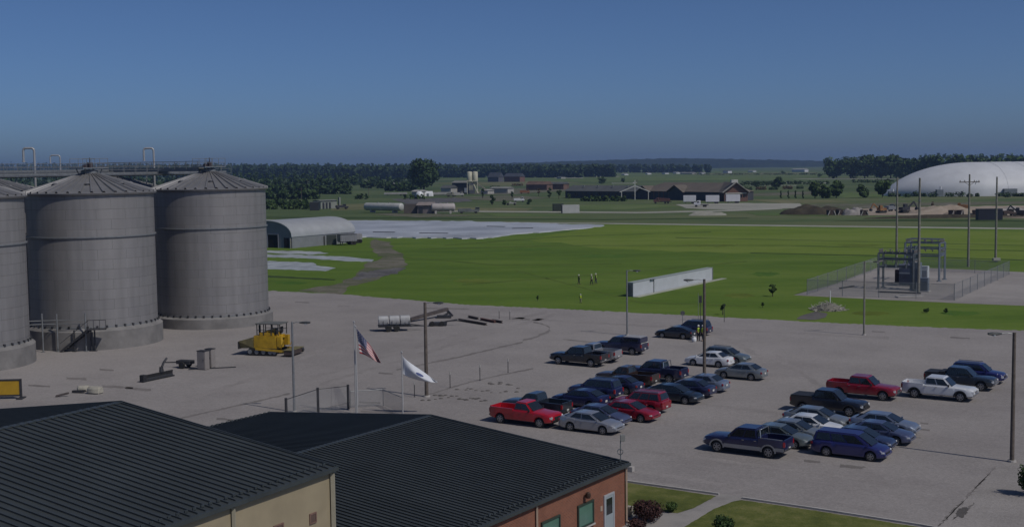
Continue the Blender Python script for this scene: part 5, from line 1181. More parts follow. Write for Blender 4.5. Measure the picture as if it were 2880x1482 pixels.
gantry('near dark steel gantry with insulators over the switchyard', [o, o + ex * 5.4, o + ex * 5.4 + ey * 2.6, o + ey * 2.6], 5.6, M('gantry_dark', (.10, .115, .13), .5, .3, .15, 1.5))
o2 = G(2641, 791)
gantry('farther grey-green steel gantry standing behind the transformer cabinets', [o2, o2 + ey * 3.6, o2 + ey * 3.6 - ex * 5.6, o2 - ex * 5.6], 6.3, blue_steel)
def cabinet(name, label, px, size, mat, vents=True):
    g = G(*px); t = thing(name, label, 'electrical cabinet', (g.x, g.y, -.03), GRID, 'cabinets of the substation'); w, d, h = size
    MB().box((0, d / 2, h / 2 + .1), (w, d, h)).build('body', mat, t, bevel=.03); MB().box((0, d / 2, .06), (w + .5, d + .5, .16)).build('plinth', concrete, t)
    MB().box((0, -.02, h / 2 + .15), (w * .8, .04, h * .8)).build('door', mat, t); MB().box((w * .28, -.06, h / 2), (.06, .05, .25)).build('handle', grey_steel, t)
    if vents:
        m = MB()
        for k in range(7): m.box((-w / 2 + w * (k + .5) / 7, -.08, h * .5), (.05, .12, h * .7))
        m.build('cooling_fin', mat, t)
    return t
cabinet('switch_cabinet', 'tall black-maroon cabinet under the near gantry', (2525, 796), (1.0, .9, 2.1), M('cabinet_maroon', (.03, .02, .028), .5, .1, .2, 1))
tr_ = cabinet('transformer', 'large dark grey transformer with cooling fins in the middle of the yard', (2548, 804), (2.3, 1.8, 2.7), trans)
for x in (-.7, 0, .7): MB().lathe([(.08, 0), (.18, .1), (.1, .2), (.18, .3), (.1, .4), (.16, .5), (.06, .9)], 10, (x, .9, 2.8)).build('bushing', porc, tr_, 40)
MB().tube((-1.3, .5, 3.2), (1.3, .5, 3.2), .3, n=14).build('oil_conservator', trans, tr_, 40)
MB().bar((-.9, -.5, 2.1), (.9, -.5, 2.1), .16, .16).bar((.9, -.5, .1), (.9, -.5, 2.1), .16, .16).build('pipe', M('pipe_pale', (.34, .38, .42), .4, .2, .06, 2), tr_)
cabinet('switch_cabinet', 'tall blue-grey switch cabinet between the transformer and the bare pole', (2572, 816), (1.5, 1.3, 4.2), blue_steel)
cabinet('switch_cabinet', 'white-doored cabinet just beyond the bare pole of the substation', (2597, 800), (1.3, 1.0, 2.9), M('cabinet_white', (.42, .45, .47), .5, 0, .08, 1))
cabinet('switch_cabinet', 'dark low cabinet in front of the white-doored cabinet', (2598, 820), (1.2, .9, 2.0), blue_steel)
lt_ = thing('lattice_tower', 'slender blue-grey lattice column above the switch cabinet', 'steel column', (G(2566, 800).x, G(2566, 800).y, -.03), GRID); m = MB()
for x, y in ((-.5, -.5), (.5, -.5), (.5, .5), (-.5, .5)): m.bar((x, y, 0), (x, y, 6.4), .12, .12)
for k in range(8):
    z = .8 * k
    for (a, b), (c, d) in (((-.5, -.5), (.5, -.5)), ((.5, -.5), (.5, .5)), ((.5, .5), (-.5, .5)), ((-.5, .5), (-.5, -.5))): m.bar((a, b, z), (c, d, z + .8), .07, .07)
m.build('lattice', blue_steel, lt_); MB().box((0, 0, 5.2), (1.6, .5, 1.0)).box((0, 0, 3.6), (1.3, .5, .6)).build('switch', blue_steel, lt_)
for i, (a, b, lab) in enumerate((((2362, 812), (2402, 806), 'dark cable bundle on the gravel near the fence corner'), ((2470, 822), (2590, 826), 'low dark pipe run in front of the near gantry'), ((2530, 833), (2585, 834), 'pale pipe lying along the front fence'))):
    p, q = G(*a), G(*b); tag(MB().tube(p + Vector((0, 0, .1)), q + Vector((0, 0, .1)), .12, n=8).build('ground_pipe', grey_steel if i == 2 else dark_steel), lab, 'pipe', 'pipes lying in the substation yard')
pg = G(2595, 834); tag(MB().bar((pg.x - 4, pg.y - .5, .05), (pg.x, pg.y, .05), 1.2, .2).build('concrete_slab', concrete), 'pale concrete slab in front of the transformer', 'slab')

# ---------------------------------------------------------------- arched barn, tarpaulin
def barn():
    a, b = G(822, 698), G(1010, 680); d = (b - a); L = 25.2; u = Vector((math.cos(R(59)), math.sin(R(59)), 0)); v = Vector((-u.y, u.x, 0)); Wd = 16.4; hs = 2.7; hr = 6.75
    t = thing('arched_barn', 'grey arched barn with a dark open door at the edge of the field', 'barn', (a.x, a.y, -.05))
    prof = [(0, 0), (0, hs)] + [(Wd / 2 - Wd / 2 * math.cos(q), hs + (hr - hs) * math.sin(q) ** .85) for q in [math.pi * k / 20 for k in range(1, 20)]] + [(Wd, hs), (Wd, 0)]
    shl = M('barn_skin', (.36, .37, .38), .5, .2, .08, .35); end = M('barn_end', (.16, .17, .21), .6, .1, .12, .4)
    P = lambda x, y, z: tuple(u * x + v * y + Vector((0, 0, z)))
    rf = MB(); rr = prof[1:-1]; n = len(rr)
    for o in (.14, 0):
        for x in (-.3, L + .2): rf.v += [P(x, y + (o if y > Wd / 2 else -o) * (1 if o else 0), z + o) for y, z in rr]
    for i in range(n - 1): rf.f += [(i, i + 1, n + i + 1, n + i), (2 * n + i, 2 * n + i + 1, 3 * n + i + 1, 3 * n + i), (i, i + 1, 2 * n + i + 1, 2 * n + i), (n + i, n + i + 1, 3 * n + i + 1, 3 * n + i)]
    rf.build('roof', shl, t, 25)
    [MB().add([P(x, y, z) for y, z in prof], [tuple(range(len(prof)))]).build('end_wall', end, t) for x in (0, L - .1)]
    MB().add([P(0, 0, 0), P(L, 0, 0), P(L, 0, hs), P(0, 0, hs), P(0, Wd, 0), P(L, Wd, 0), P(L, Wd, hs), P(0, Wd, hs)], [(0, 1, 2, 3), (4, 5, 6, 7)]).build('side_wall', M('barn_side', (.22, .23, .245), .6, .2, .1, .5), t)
    o = MB().add([P(-.06, y, z) for y, z in ((4.6, 0), (7.9, 0), (7.9, 3.3), (4.6, 3.3))] + [P(.1, y, z) for y, z in ((4.6, 0), (7.9, 0), (7.9, 3.3), (4.6, 3.3))], [(0, 1, 2, 3), (0, 1, 5, 4), (1, 2, 6, 5), (2, 3, 7, 6), (3, 0, 4, 7)]).build('door', M('barn_opening', (.008, .008, .012), .9, 0, .1, 2), t)
    for y in (4.45, 8.05): MB().bar(P(-.1, y, 0), P(-.1, y, 3.4), .2, .2).build('door_frame', end, t)
    MB().bar(P(-.1, 4.4, 3.4), P(-.1, 8.1, 3.4), .2, .2).build('door_frame', end, t)
    MB().bar(P(-.06, 1.0, 1.3), P(-.06, 2.6, 1.3), .12, 2.6).build('side_door', M('barn_opening', ()), t); MB().bar(P(-.1, .4, 0), P(-.1, .4, 2.6), .5, .12).build('corner_post', M('barn_post', (.33, .31, .26), .7, 0, .1, 1), t)
    for x in (12.6, 14.0, 15.4): MB().bar(P(x, -.06, 0), P(x, -.06, 2.5), .8, .1).build('bay_opening', M('barn_bay', (.05, .055, .05), .8, 0, .2, 1), t)
    return P, a
PBN, abn = barn()
def van_box(name, label, cat, px, L, Wd, H, ang, mat, wheels=True, roof=None, group=None, front=None, z=-.05):
    g = G(*px); t = thing(name, label, cat, (g.x, g.y, z), R(ang), group); zb = .95 if wheels else 0
    MB().box((L / 2, Wd / 2, zb + (H - zb) / 2), (L, Wd, H - zb)).build('box', mat, t, bevel=.04)
    if front: MB().box((-.03, Wd / 2, zb + (H - zb) / 2), (.06, Wd * .94, (H - zb) * .94)).build('end_door', front, t)
    rb = MB()
    for k in range(int(L / .6)): rb.bar((.3 + k * .6, -.015, zb + .1), (.3 + k * .6, -.015, H - .1), .05, .04)
    rb.build('rib', mat, t)
    if roof: MB().box((L / 2, Wd / 2, H + .05), (L + .1, Wd + .1, .1)).build('roof', roof, t)
    if wheels:
        for x in (L * .72, L * .86):
            for y in (.1, Wd - .1): MB().lathe([(.3, -.12), (.5, -.12), (.52, 0), (.5, .12), (.3, .12)], 16, (x, y, .5), 'Y').build('wheel', rubber, t, 40)
        for y in (.5, Wd - .5): MB().bar((L * .16, y, 0), (L * .16, y, zb), .15, .15).build('landing_leg', dark_steel, t)
        MB().box((L / 2, Wd / 2, zb - .08), (L * .96, Wd * .6, .14)).build('chassis', dark_steel, t)
    return t
barn_pale = M('shed_white', ())
van_box('small_trailer', 'small grey box trailer parked against the long side of the arched barn', 'trailer', (958, 690), 4.6, 2.4, 2.7, 30, M('trailer_grey', (.20, .20, .22), .6, .1, .1, 1), roof=dark_steel)
van_box('small_trailer', 'pale flat trailer at the far corner of the arched barn', 'trailer', (983, 684), 3.4, 2.3, 2.5, 12, M('trailer_pale', (.30, .29, .30), .6, .1, .1, 1))
van_box('container', 'dark green box between the arched barn wall and the small grey trailer', 'container', (912, 689), 3.2, 2.2, 2.6, 12, M('container_green_dark', (.05, .06, .055), .6, .1, .2, 1), wheels=False)
cov = M('silage_cover', (.37, .385, .41), .45, 0, .3, .05, .4, detail=8); m = MB()
out = ragged([(900, 621), (1300, 624), (1700, 635), (1690, 638), (1600, 647), (1500, 655), (1440, 660), (1385, 669), (1340, 672), (1100, 669), (985, 668), (930, 664)], 2.4, 14, 77)
P_ = [G(*p) for p in out]; cx_ = sum((p for p in P_), Vector()) / len(P_)
rings = [[(cx_.x + (p.x - cx_.x) * k, cx_.y + (p.y - cx_.y) * k, z) for p in P_] for k, z in ((1, -.05), (.997, .2), (.985, .3), (.6, .34))]
m.loft(rings); tag(m.build('plastic_cover', cov, None, 30), 'long silvery white plastic cover spread over a low heap beyond the barn', 'ground cover')
for i, (a, b) in enumerate((((1370, 640), (1420, 641)), ((1050, 656), (1110, 657)), ((1180, 659), (1260, 660)), ((1440, 646), (1500, 645)))):
    p, q = G(*a), G(*b); 
    tag(MB().bar((p.x, p.y, .4), (q.x, q.y, .4), .9, .18).build('ballast_row', dark_steel, None, bevel=.08), ['dark row of tyres on the plastic cover near its jagged end', 'dark row on the plastic cover beside the barn, shorter of two', 'longer dark row along the near edge of the plastic cover', 'thin dark row closest to the tip of the plastic cover'][i], 'ballast', 'dark weights on the plastic cover')

# ---------------------------------------------------------------- white dome
def dome():
    yc = 716.0; x0, x1 = 214.0, 430.0; hd = 36.0; H = 18.6; xs = []
    t = thing('storage_dome', 'huge white air-supported dome behind the utility poles', 'dome', (x0, yc, -.05))
    v, f = [], []; nu, nv = 60, 28
    for i in range(nu + 1):
        x = (x1 - x0) * i / nu; e = min(1.0, x / 50.0)
        k = max(.0, 1 - (1 - e) ** 2.0) ** .72 if e < 1 else 1
        if x > x1 - x0 - 50: e = (x1 - x0 - x) / 50; k = max(0.0, 1 - (1 - e) ** 2) ** .72
        for j in range(nv + 1):
            a = math.pi * j / nv; kk = max(k, .02)
            v.append((x, -hd * kk * math.cos(a), H * kk * math.sin(a) ** .8))
    for i in range(nu):
        for j in range(nv):
            a = i * (nv + 1) + j; f.append((a, a + 1, a + nv + 2, a + nv + 1))
    MB().add(v, f).build('fabric', M('dome_fabric', (.55, .56, .58), .55, 0, .09, .12, .4, detail=8), t, 60)
    c = MB()
    for i in range(4, nu, 4):
        x = (x1 - x0) * i / nu
        if 50 < x < x1 - x0 - 50: c.path([(x, -(hd + .1) * math.cos(math.pi * j / 20), (H + .1) * math.sin(math.pi * j / 20) ** .8) for j in range(21)], .05, 4)
    c.build('cable', M('dome_cable', (.42, .43, .45), .5, 0, .05, 1), t)
    MB().box((58, -36.5, 2.0), (7, 3, 4)).build('airlock', M('airlock_grey', (.15, .17, .19), .6, 0, .1, .5), t)
dome()
rg = random.Random(12)
for i, x in enumerate((2512, 2530, 2552, 2575, 2598, 2622, 2670, 2698, 2726, 2752, 2812, 2836, 2858, 2876)):
    g = G(x, 553 + rg.uniform(-1, 2)); w = rg.uniform(3.5, 6.5); t = thing('low_shrub', ['small dark shrub in the row along the foot of the white dome', 'taller dark shrub in the row along the foot of the white dome'][i % 2], 'shrub', (g.x, g.y, -.06), 0, 'shrubs at the foot of the dome'); m = MB()
    for k in range(4): quads(m, (rg.uniform(-w / 3, w / 3), 0, w * .22), (w * .3, w * .3, w * (.24 + .08 * (i % 2))), 40, .35, rg)
    m.build('foliage', L_DARK, t)
def blower(px, lab, h=4.5):
    g = G(*px); t = thing('blower_unit', lab, 'blower', (g.x, g.y, -.05), 0, 'blower units of the dome'); MB().box((0, 0, h * .35), (3.6, 2.4, h * .7)).build('housing', M('airlock_grey', ()), t, bevel=.05); MB().tube((.6, 0, h * .7), (.6, 0, h), .5, n=10).build('stack', white_paint, t)
for px, lab in (((2642, 553), 'grey blower box in the middle of the dome front'), ((2775, 551), 'grey blower box between the crossarm pole and the farthest bare pole'), ((2872, 549), 'grey blower box at the picture edge before the dome'), ((2508, 553), 'small grey blower box where the dome begins')): blower(px, lab, 5.5 if 'middle' in lab else 4.2)

# ---------------------------------------------------------------- trees one can tell apart
big = tree('broad_tree', 'large dark green tree standing tall above the white tanks', (1192, 536), 446, 88, L_DARK, 30, 150, .85, 11, None, .10, 'tree')
TG = 'trees in the middle distance'
for i, (x, yb, yt, w, lab) in enumerate([(2292, 558, 510, 34, 'small rounded tree, first of the row of three by the conical row'), (2322, 558, 514, 36, 'small rounded tree in the middle of three touching crowns'), (2352, 557, 505, 40, 'tallest small rounded tree in the group of three touching crowns'), (2427, 556, 517, 34, 'rounded tree standing at the start of the dome beside a taller one'), (2482, 555, 505, 44, 'tall rounded tree just in front of the dome end'),
        (2185, 530, 498, 34, 'lone dark bush on the pale field behind the houses'), (2127, 528, 510, 18, 'small dark bush beside the brick gable roof'), (2202, 492, 480, 16, 'tiny tree on the far field below the blue ridge'), (2305, 498, 487, 16, 'tiny bush at the foot of the far tall grove'), (1693, 517, 495, 24, 'dark tree behind the long grey hall'), (1752, 513, 500, 14, 'smaller dark tree behind the long grey hall'),
        (1385, 577, 548, 18, 'round dark bush by the row of tiny trees in front of the rusty sheds'), (1488, 575, 556, 14, 'small round tree with leaning trunk on the meadow before the rusty sheds'), (1545, 557, 526, 14, 'slim dark tree in front of the rusty sheds'), (1572, 560, 528, 15, 'slim dark tree at the end of the long grey hall'), (1358, 558, 528, 9, 'slender tree between the batch plant and the rusty sheds'),
        (1515, 552, 528, 9, 'slender russet tree in front of the rusty sheds'), (1440, 560, 535, 8, 'slender tree behind the round dark bush'), (1600, 560, 540, 10, 'slender dark tree at the corner of the long grey hall'), (1418, 577, 562, 12, 'low bush between the round dark bush and a parked pale car')]):
    tree('meadow_tree', lab, (x, yb), yt, w, L_MID if i < 5 else L_DARK if 'russet' not in lab else L_RUST, 14 if w > 20 else 9, 120 if w > 20 else 60, max(.3, .014 * w), 30 + i, TG, .03)
for i, x in enumerate((2196, 2217, 2237, 2258)): tree('conical_tree', ['narrow dark tree, first in the short row beside the rounded trees', 'narrow dark tree, second in the short row beside the rounded trees', 'narrow dark tree, third in the short row beside the rounded trees', 'narrow dark tree closest to the rounded trees, last in its short row'][i], (x, 558), 535, 7, L_DARK, 6, 26, .35, 60 + i, 'short row of narrow trees', .06, shape='cone')
GR = 'trees of the tall grove by the dome'
for i, (x, yt, w, lab) in enumerate([(2345, 447, 62, 'dark tree at the open end of the tall grove, over the three small trees'), (2392, 443, 62, 'second crown of the tall grove'), (2432, 437, 62, 'third crown of the tall grove'), (2478, 438, 64, 'high crown in the middle of the tall grove'), (2505, 434, 50, 'highest crown of the tall grove'), (2540, 448, 60, 'last crown of the tall grove, half behind the dome')]):
    tree('grove_tree', lab, (x, 502), yt, w, L_MID, 22, 110, 1.2, 80 + i, GR, .05)

# ---------------------------------------------------------------- woods that read as one mass
def wood(name, label, rows, mat, seed, size=2.4, per=70):
    rg = random.Random(seed); m = MB()
    for (xa, xb, ybase, yt0, yt1, step) in rows:
        n = max(2, int((xb - xa) / step))
        for i in range(n):
            u = (i + rg.random()) / n; g = G(xa + (xb - xa) * u, ybase); h = max(3.0, ZT(g, yt0 + (yt1 - yt0) * u)) * rg.uniform(.86, 1.02); w = step * MPP(g) * rg.uniform(1.2, 1.7)
            for k in range(5):
                z = h * (.16 + .17 * k); quads(m, (g.x + rg.uniform(-w, w) * .35, g.y + rg.uniform(-w, w) * .5, -.1 + z), (w * rg.uniform(.42, .62) * (1.08 - .12 * k), w * .55, h * .16), per // 5, size * rg.uniform(.7, 1.2), rg)
    return kind(m.build(name, mat), 'stuff', label)
wood('distant_wood', 'long dark wood along the skyline', [(-100, 1720, 495, 455, 461, 8), (-100, 1730, 498, 460, 464, 7), (300, 1180, 505, 460, 466, 9), (600, 1640, 500, 466, 470, 8), (1500, 2000, 486, 460, 462, 7)], L_FAR, 21, 2.8, 80)
wood('wood_behind_dome', 'wooded rise behind the white dome', [(2550, 3200, 505, 437, 428, 15), (2580, 3200, 480, 432, 427, 12), (2530, 2640, 503, 446, 437, 12), (2560, 3200, 500, 444, 436, 12)], L_MID, 22, 2.2, 90)
wood('thicket', 'dark thicket of bushes and trees behind the silos and the pump house', [(-100, 1010, 522, 474, 484, 12), (-100, 990, 534, 492, 500, 12), (300, 985, 546, 512, 516, 12), (735, 905, 560, 532, 534, 14), (960, 1165, 520, 490, 500, 11), (1010, 1165, 530, 505, 512, 11), (1085, 1180, 538, 512, 522, 10), (740, 860, 578, 560, 565, 13)], L_DARK, 23, 1.0, 110)
wood('hedge_line', 'broken hedge lines on the far fields', [(1180, 1420, 497, 480, 482, 12), (1640, 1760, 566, 553, 553, 9), (1830, 1850, 558, 545, 545, 8), (2080, 2180, 522, 510, 508, 10), (2090, 2330, 518, 510, 511, 9), (735, 870, 588, 574, 578, 10), (1140, 1190, 560, 548, 548, 9), (1000, 1030, 560, 545, 545, 10), (2400, 2520, 514, 504, 504, 12), (1960, 2330, 492, 487, 487, 14)], L_MID, 24, .6, 60)

# ---------------------------------------------------------------- far buildings and vehicles
def house(name, label, a, b, depth, h, hr, wall, roof, cat='building', rz=None, ends='gable', group=None):
    """front wall from pixel a to pixel b"""
    p, q = G(*a), G(*b); d = q - p; L = d.length; t = thing(name, label, cat, (p.x, p.y, -.06), math.atan2(d.y, d.x), group)
    MB().box((L / 2, depth / 2, h / 2), (L, depth, h)).build('wall', wall, t)
    o = .5; r = MB(); e = [(-o, -o, h - .02), (L + o, -o, h - .02), (L + o, depth + o, h - .02), (-o, depth + o, h - .02)]
    k = 0 if ends == 'gable' else min(depth / 2, L * .3); rd = [(-o + k, depth / 2, hr), (L + o - k, depth / 2, hr)]
    r.add(e + rd, [(0, 1, 5, 4), (2, 3, 4, 5), (3, 0, 4), (1, 2, 5), (3, 2, 1, 0)]); r.build('roof', roof, t)
    return t, L
r_grey = M('roof_grey', (.085, .09, .09), .8, 0, .15, .2); r_brown = M('roof_brown', (.125, .105, .085), .85, 0, .15, .2); w_dark = M('wall_dark', (.045, .05, .06), .8, 0, .15, .3); w_brick = M('wall_brick_far', (.15, .08, .062), .9, 0, .15, .3); w_pale = M('wall_pale', (.34, .33, .31), .8, 0, .12, .3)
t, L = house('long_hall', 'long low hall with grey roof and dark front, small trees before it', (1590, 557), (1795, 560), 14, 4.3, 7.6, w_dark, r_grey)
for k in range(9): MB().box((2.5 + k * L / 9, -.1, 2.3), (2.2, .12, 1.9)).build('window', car_glass, t)
for k in range(4): MB().box((L * (.2 + .2 * k), 4, 7.2), (.8, .8, .7)).build('roof_vent', grey_steel, t)
t, L = house('gabled_hall', 'wide brown-roofed hall with dark gables behind the white trailers', (1795, 560), (2032, 566), 22, 4.7, 9.4, w_dark, r_brown, ends='hip')
def gable_front(t, x, w, h, hr, wall, roof, dep=6, win=0):
    m = MB().add([(x - w / 2, -.6, 0), (x + w / 2, -.6, 0), (x + w / 2, -.6, h), (x, -.6, hr), (x - w / 2, -.6, h)] + [(x - w / 2, dep, 0), (x + w / 2, dep, 0), (x + w / 2, dep, h), (x, dep, hr), (x - w / 2, dep, h)], [(0, 1, 2, 3, 4), (9, 8, 7, 6, 5), (0, 5, 6, 1), (1, 6, 7, 2), (4, 9, 5, 0)]); m.build('gable_wall', wall, t)
    r = MB()
    for s in (-1, 1): r.bar((x, dep / 2 - 1, hr + .15), (x + s * (w / 2 + .8), dep / 2 - 1, h - .1), dep + 2, .3)
    r.build('gable_roof', roof, t)
    for k in range(win): MB().box((x - w * .4 + (k + .5) * w * .8 / win, -.68, h * .62), (w * .8 / win * .6, .14, h * .3)).build('window', car_glass, t)
for x, w, hr in ((6, 9, 7.4), (L * .48, 13, 8.0)): gable_front(t, x, w, 4.4, hr, w_dark, r_brown)
for k in range(8): MB().box((10 + k * 4.2, -.12, 2.6), (.5, .14, 4.2)).build('column', w_brick, t)
t2, L2 = house('brick_gable_house', 'brick building with a big gable end and a row of windows', (2036, 567), (2102, 566), 26, 4.6, 5.0, w_brick, r_brown)
gable_front(t2, L2 / 2, L2, 4.6, 9.6, w_brick, r_brown, 24, 7)
for s in (-1, 1): MB().bar((L2 / 2, -1.1, 9.9), (L2 / 2 + s * (L2 / 2 + .9), -1.1, 4.6), .3, .5).build('barge_board', off_white, t2)
MB().box((L2 / 2, 3, 10.4), (3.4, 2.4, 1.6)).build('cupola', off_white, t2); MB().box((L2 / 2, -.75, 4.2), (L2 * .9, .16, .5)).build('belt_course', off_white, t2)
t3 = thing('timber_gable', 'pale timber gable frame with a cross in front of the long grey hall', 'frame', (G(1786, 562).x, G(1786, 562).y, -.05)); m = MB()
for s in (-1, 1): m.bar((0, 0, 7.8), (s * 8.5, 0, 4.4), .45, .45).bar((s * 7.5, 0, 0), (s * 7.5, 0, 4.8), .35, .35)
m.bar((0, 0, 0), (0, 0, 11), .4, .4).bar((-1.2, 0, 9.6), (1.2, 0, 9.6), .3, .3); m.build('frame', off_white, t3)
WT = 'white box trailers in front of the brown-roofed hall'
wt = M('trailer_white', (.60, .60, .63), .45, 0, .06, .5); wt2 = M('trailer_end_grey', (.28, .28, .31), .5, 0, .08, .5)
van_box('box_trailer', 'white box trailer in front of the hall, closest to the rusty truck', 'trailer', (1922, 573), 6.2, 2.6, 4.1, -6, wt, group=WT, front=wt2)
van_box('box_trailer', 'white box trailer in the middle behind the small tractor unit', 'trailer', (1985, 573), 6.6, 2.6, 4.1, -6, wt, group=WT, front=wt2)
van_box('box_trailer', 'white box trailer in front of the brick gable building', 'trailer', (2042, 572), 6.9, 2.6, 4.3, -4, wt, group=WT, front=wt2)
def truck(name, label, px, ang, mat, boxmat=None, Lb=5.0, cat='truck', group=None):
    g = G(*px); t = thing(name, label, cat, (g.x, g.y, -.04), R(ang), group)
    MB().loft([[(x, y, z) for y, z in ((-1.15, .9), (1.15, .9), (1.15, zt), (.9, zt + .25), (-.9, zt + .25), (-1.15, zt))] for x, zt in ((0, 1.7), (.9, 1.8), (1.5, 2.6), (2.9, 2.7))]).build('cab', mat, t, 40, bevel=.06)
    MB().add([(.95, -1.0, 1.95), (.95, 1.0, 1.95), (1.42, .9, 2.6), (1.42, -.9, 2.6)], [(0, 1, 2, 3)]).build('windshield', car_glass, t)
    MB().box((1.9, 0, 2.25), (.9, 2.36, .6)).build('side_window', car_glass, t)
    MB().box((3.0 + Lb / 2, 0, .95), (Lb + 2, .9, .3)).build('chassis', dark_steel, t)
    if boxmat: MB().loft([[(x, y, z) for y, z in ((-1.2, 1.2), (1.2, 1.2), (1.3, zz), (-1.3, zz))] for x, zz in ((3.1, 2.9), (3.1 + Lb, 2.5))]).build('tipper_body', boxmat, t, bevel=.04)
    for x in (1.0, 3.2 + Lb * .5, 3.2 + Lb * .78):
        for y in (-1.05, 1.05): MB().lathe([(.28, -.14), (.5, -.14), (.52, 0), (.5, .14), (.28, .14)], 16, (x, y, .52), 'Y').build('wheel', rubber, t, 40)
    MB().box((.02, 0, 1.0), (.2, 2.2, .35)).build('bumper', chrome, t)
    return t
truck('tractor_unit', 'small white tractor unit in front of the middle white trailer', (1952, 582), -12, wt, None, 2.6)
truck('dump_truck', 'rusty red-brown dump truck in front of the hall columns', (1838, 573), -5, M('truck_rust', (.11, .05, .045), .6, .1, .2, .6), M('truck_rust', ()), 5.2)
van_box('shipping_container', 'white container with a dull red end alone on the meadow', 'container', (1582, 600), 7.2, 2.6, 3.4, 9, M('container_white', (.46, .46, .45), .6, .1, .08, .5), wheels=False, front=M('container_red', (.13, .09, .085), .7, .1, .15, .6))
van_box('shipping_container', 'dark green container half hidden behind the white container', 'container', (1556, 594), 4.6, 2.6, 3.2, 5, M('container_green', (.03, .04, .028), .7, .1, .2, .6), wheels=False)
def tank(label, a, b, dia, mat):
    p, q = G(*a), G(*b); d = q - p; L = d.length; t = thing('storage_tank', label, 'tank', (p.x, p.y, -.05), math.atan2(d.y, d.x), 'horizontal storage tanks'); r = dia / 2; zc = r + .9; prof = []
    for k in range(7): a_ = math.pi / 2 * k / 6; prof.append((max(.01, r * math.sin(a_)), r * .45 * (1 - math.cos(a_))))
    prof += [(rr, L - zz) for rr, zz in reversed(prof)]
    MB().lathe(prof, 28, (0, 0, zc), 'X').build('shell', mat, t, 40)
    for x in (L * .2, L * .8): MB().box((x, 0, .6), (.8, dia * .8, 1.3)).build('saddle', concrete, t)
    for x in (L * .35, L * .65): MB().tube((x, 0, zc + r - .05), (x, 0, zc + r + .3), .4, n=12).build('hatch', grey_steel, t)
    MB().tube((L * .5, -r - .05, .4), (L * .5, -r - .05, zc + .5), .06).build('pipe', grey_steel, t)
tank('long white horizontal tank on saddles, the one close to the pump house', (1028, 597), (1132, 599), 3.4, M('tank_white', (.42, .42, .40), .5, 0, .12, .3))
tank('pinkish white horizontal tank on saddles beyond the brown container', (1212, 601), (1281, 600), 3.5, M('tank_pink', (.38, .345, .33), .5, 0, .12, .3))
van_box('shipping_container', 'brown container between the two horizontal tanks', 'container', (1136, 601), 5.8, 2.6, 4.2, 3, M('container_brown', (.10, .085, .075), .7, .1, .2, .5), wheels=False)
t, L = house('pump_shed', 'small pinkish shed attached to the pinkish tank', (1174, 601), (1214, 601), 5, 3.6, 4.9, M('shed_pink', (.22, .18, .17), .8, 0, .2, .4), M('shed_pink_roof', (.24, .20, .185), .8, 0, .15, .4)); MB().box((1.6, -.05, 1.4), (1.8, .14, 2.4)).build('door', w_dark, t)
t, L = house('pump_house', 'pale block building with three dark arched bays far behind the barn', (902, 588), (948, 586), 6, 4.0, 4.4, M('pump_house_wall', (.20, .215, .19), .8, 0, .15, .4), M('pump_house_roof', (.17, .18, .16), .8, 0, .15, .4))
for k in range(3): MB().box((1.7 + k * 2.0, -.08, 1.6), (1.1, .2, 3.0)).build('bay', M('bay_dark', (.02, .022, .03), .8, 0, .1, 1), t)
MB().box((L + 2.4, 1, 2.7), (.9, .9, 5.4)).build('tower', M('pump_house_wall', ()), t)
van_box('dark_container', 'dark container with a pale rim next to the block building with bays', 'container', (871, 592), 4.4, 2.5, 3.9, 2, M('container_dark', (.03, .032, .036), .7, .1, .2, .6), wheels=False, roof=M('rim_pale', (.16, .17, .16), .7, 0, .1, .5))
def batch_plant():
    g = G(1329, 546); t = thing('batch_plant', 'pale twin-bin concrete plant tower on legs beside a dark building', 'concrete plant', (g.x, g.y, -.05)); cm = M('plant_cream', (.48, .46, .36), .7, 0, .2, .25)
    for x in (-2.0, 2.0):
        MB().lathe([(.6, 6.6), (1.95, 9.4), (1.95, 15.4), (1.6, 15.9), (.3, 16.1)], 20, (x, 0, 0)).build('bin', cm, t, 35)
    for x in (-3.6, 3.6):
        for y in (-1.8, 1.8): MB().bar((x, y, 0), (x, y, 10), .4, .4).build('leg', cm, t)
    MB().box((0, 0, 9.2), (7.9, 4.2, .4)).build('frame', cm, t)
    MB().bar((1, -.5, 8.5), (11.5, -2.5, 2.2), 1.1, .8).build('conveyor', M('plant_belt', (.22, .2, .16), .8, 0, .2, .4), t); MB().box((-1.0, -.6, 4.6), (3, 2.6, 3.4)).build('mixer', M('plant_mixer', (.24, .23, .17), .7, .1, .3, .4), t); MB().bar((1, -1, 7), (4, -2, .6), 1.3, .5).build('chute', cm, t)
batch_plant()
t, L = house('plant_building', 'dark building directly beside the twin-bin tower', (1272, 545), (1320, 545), 8, 8.0, 9.4, w_dark, M('roof_pale', (.2, .2, .18), .7, 0, .1, .3)); MB().box((L * .8, -.08, 2.5), (2.4, .2, 3.4)).build('door', wt, t)
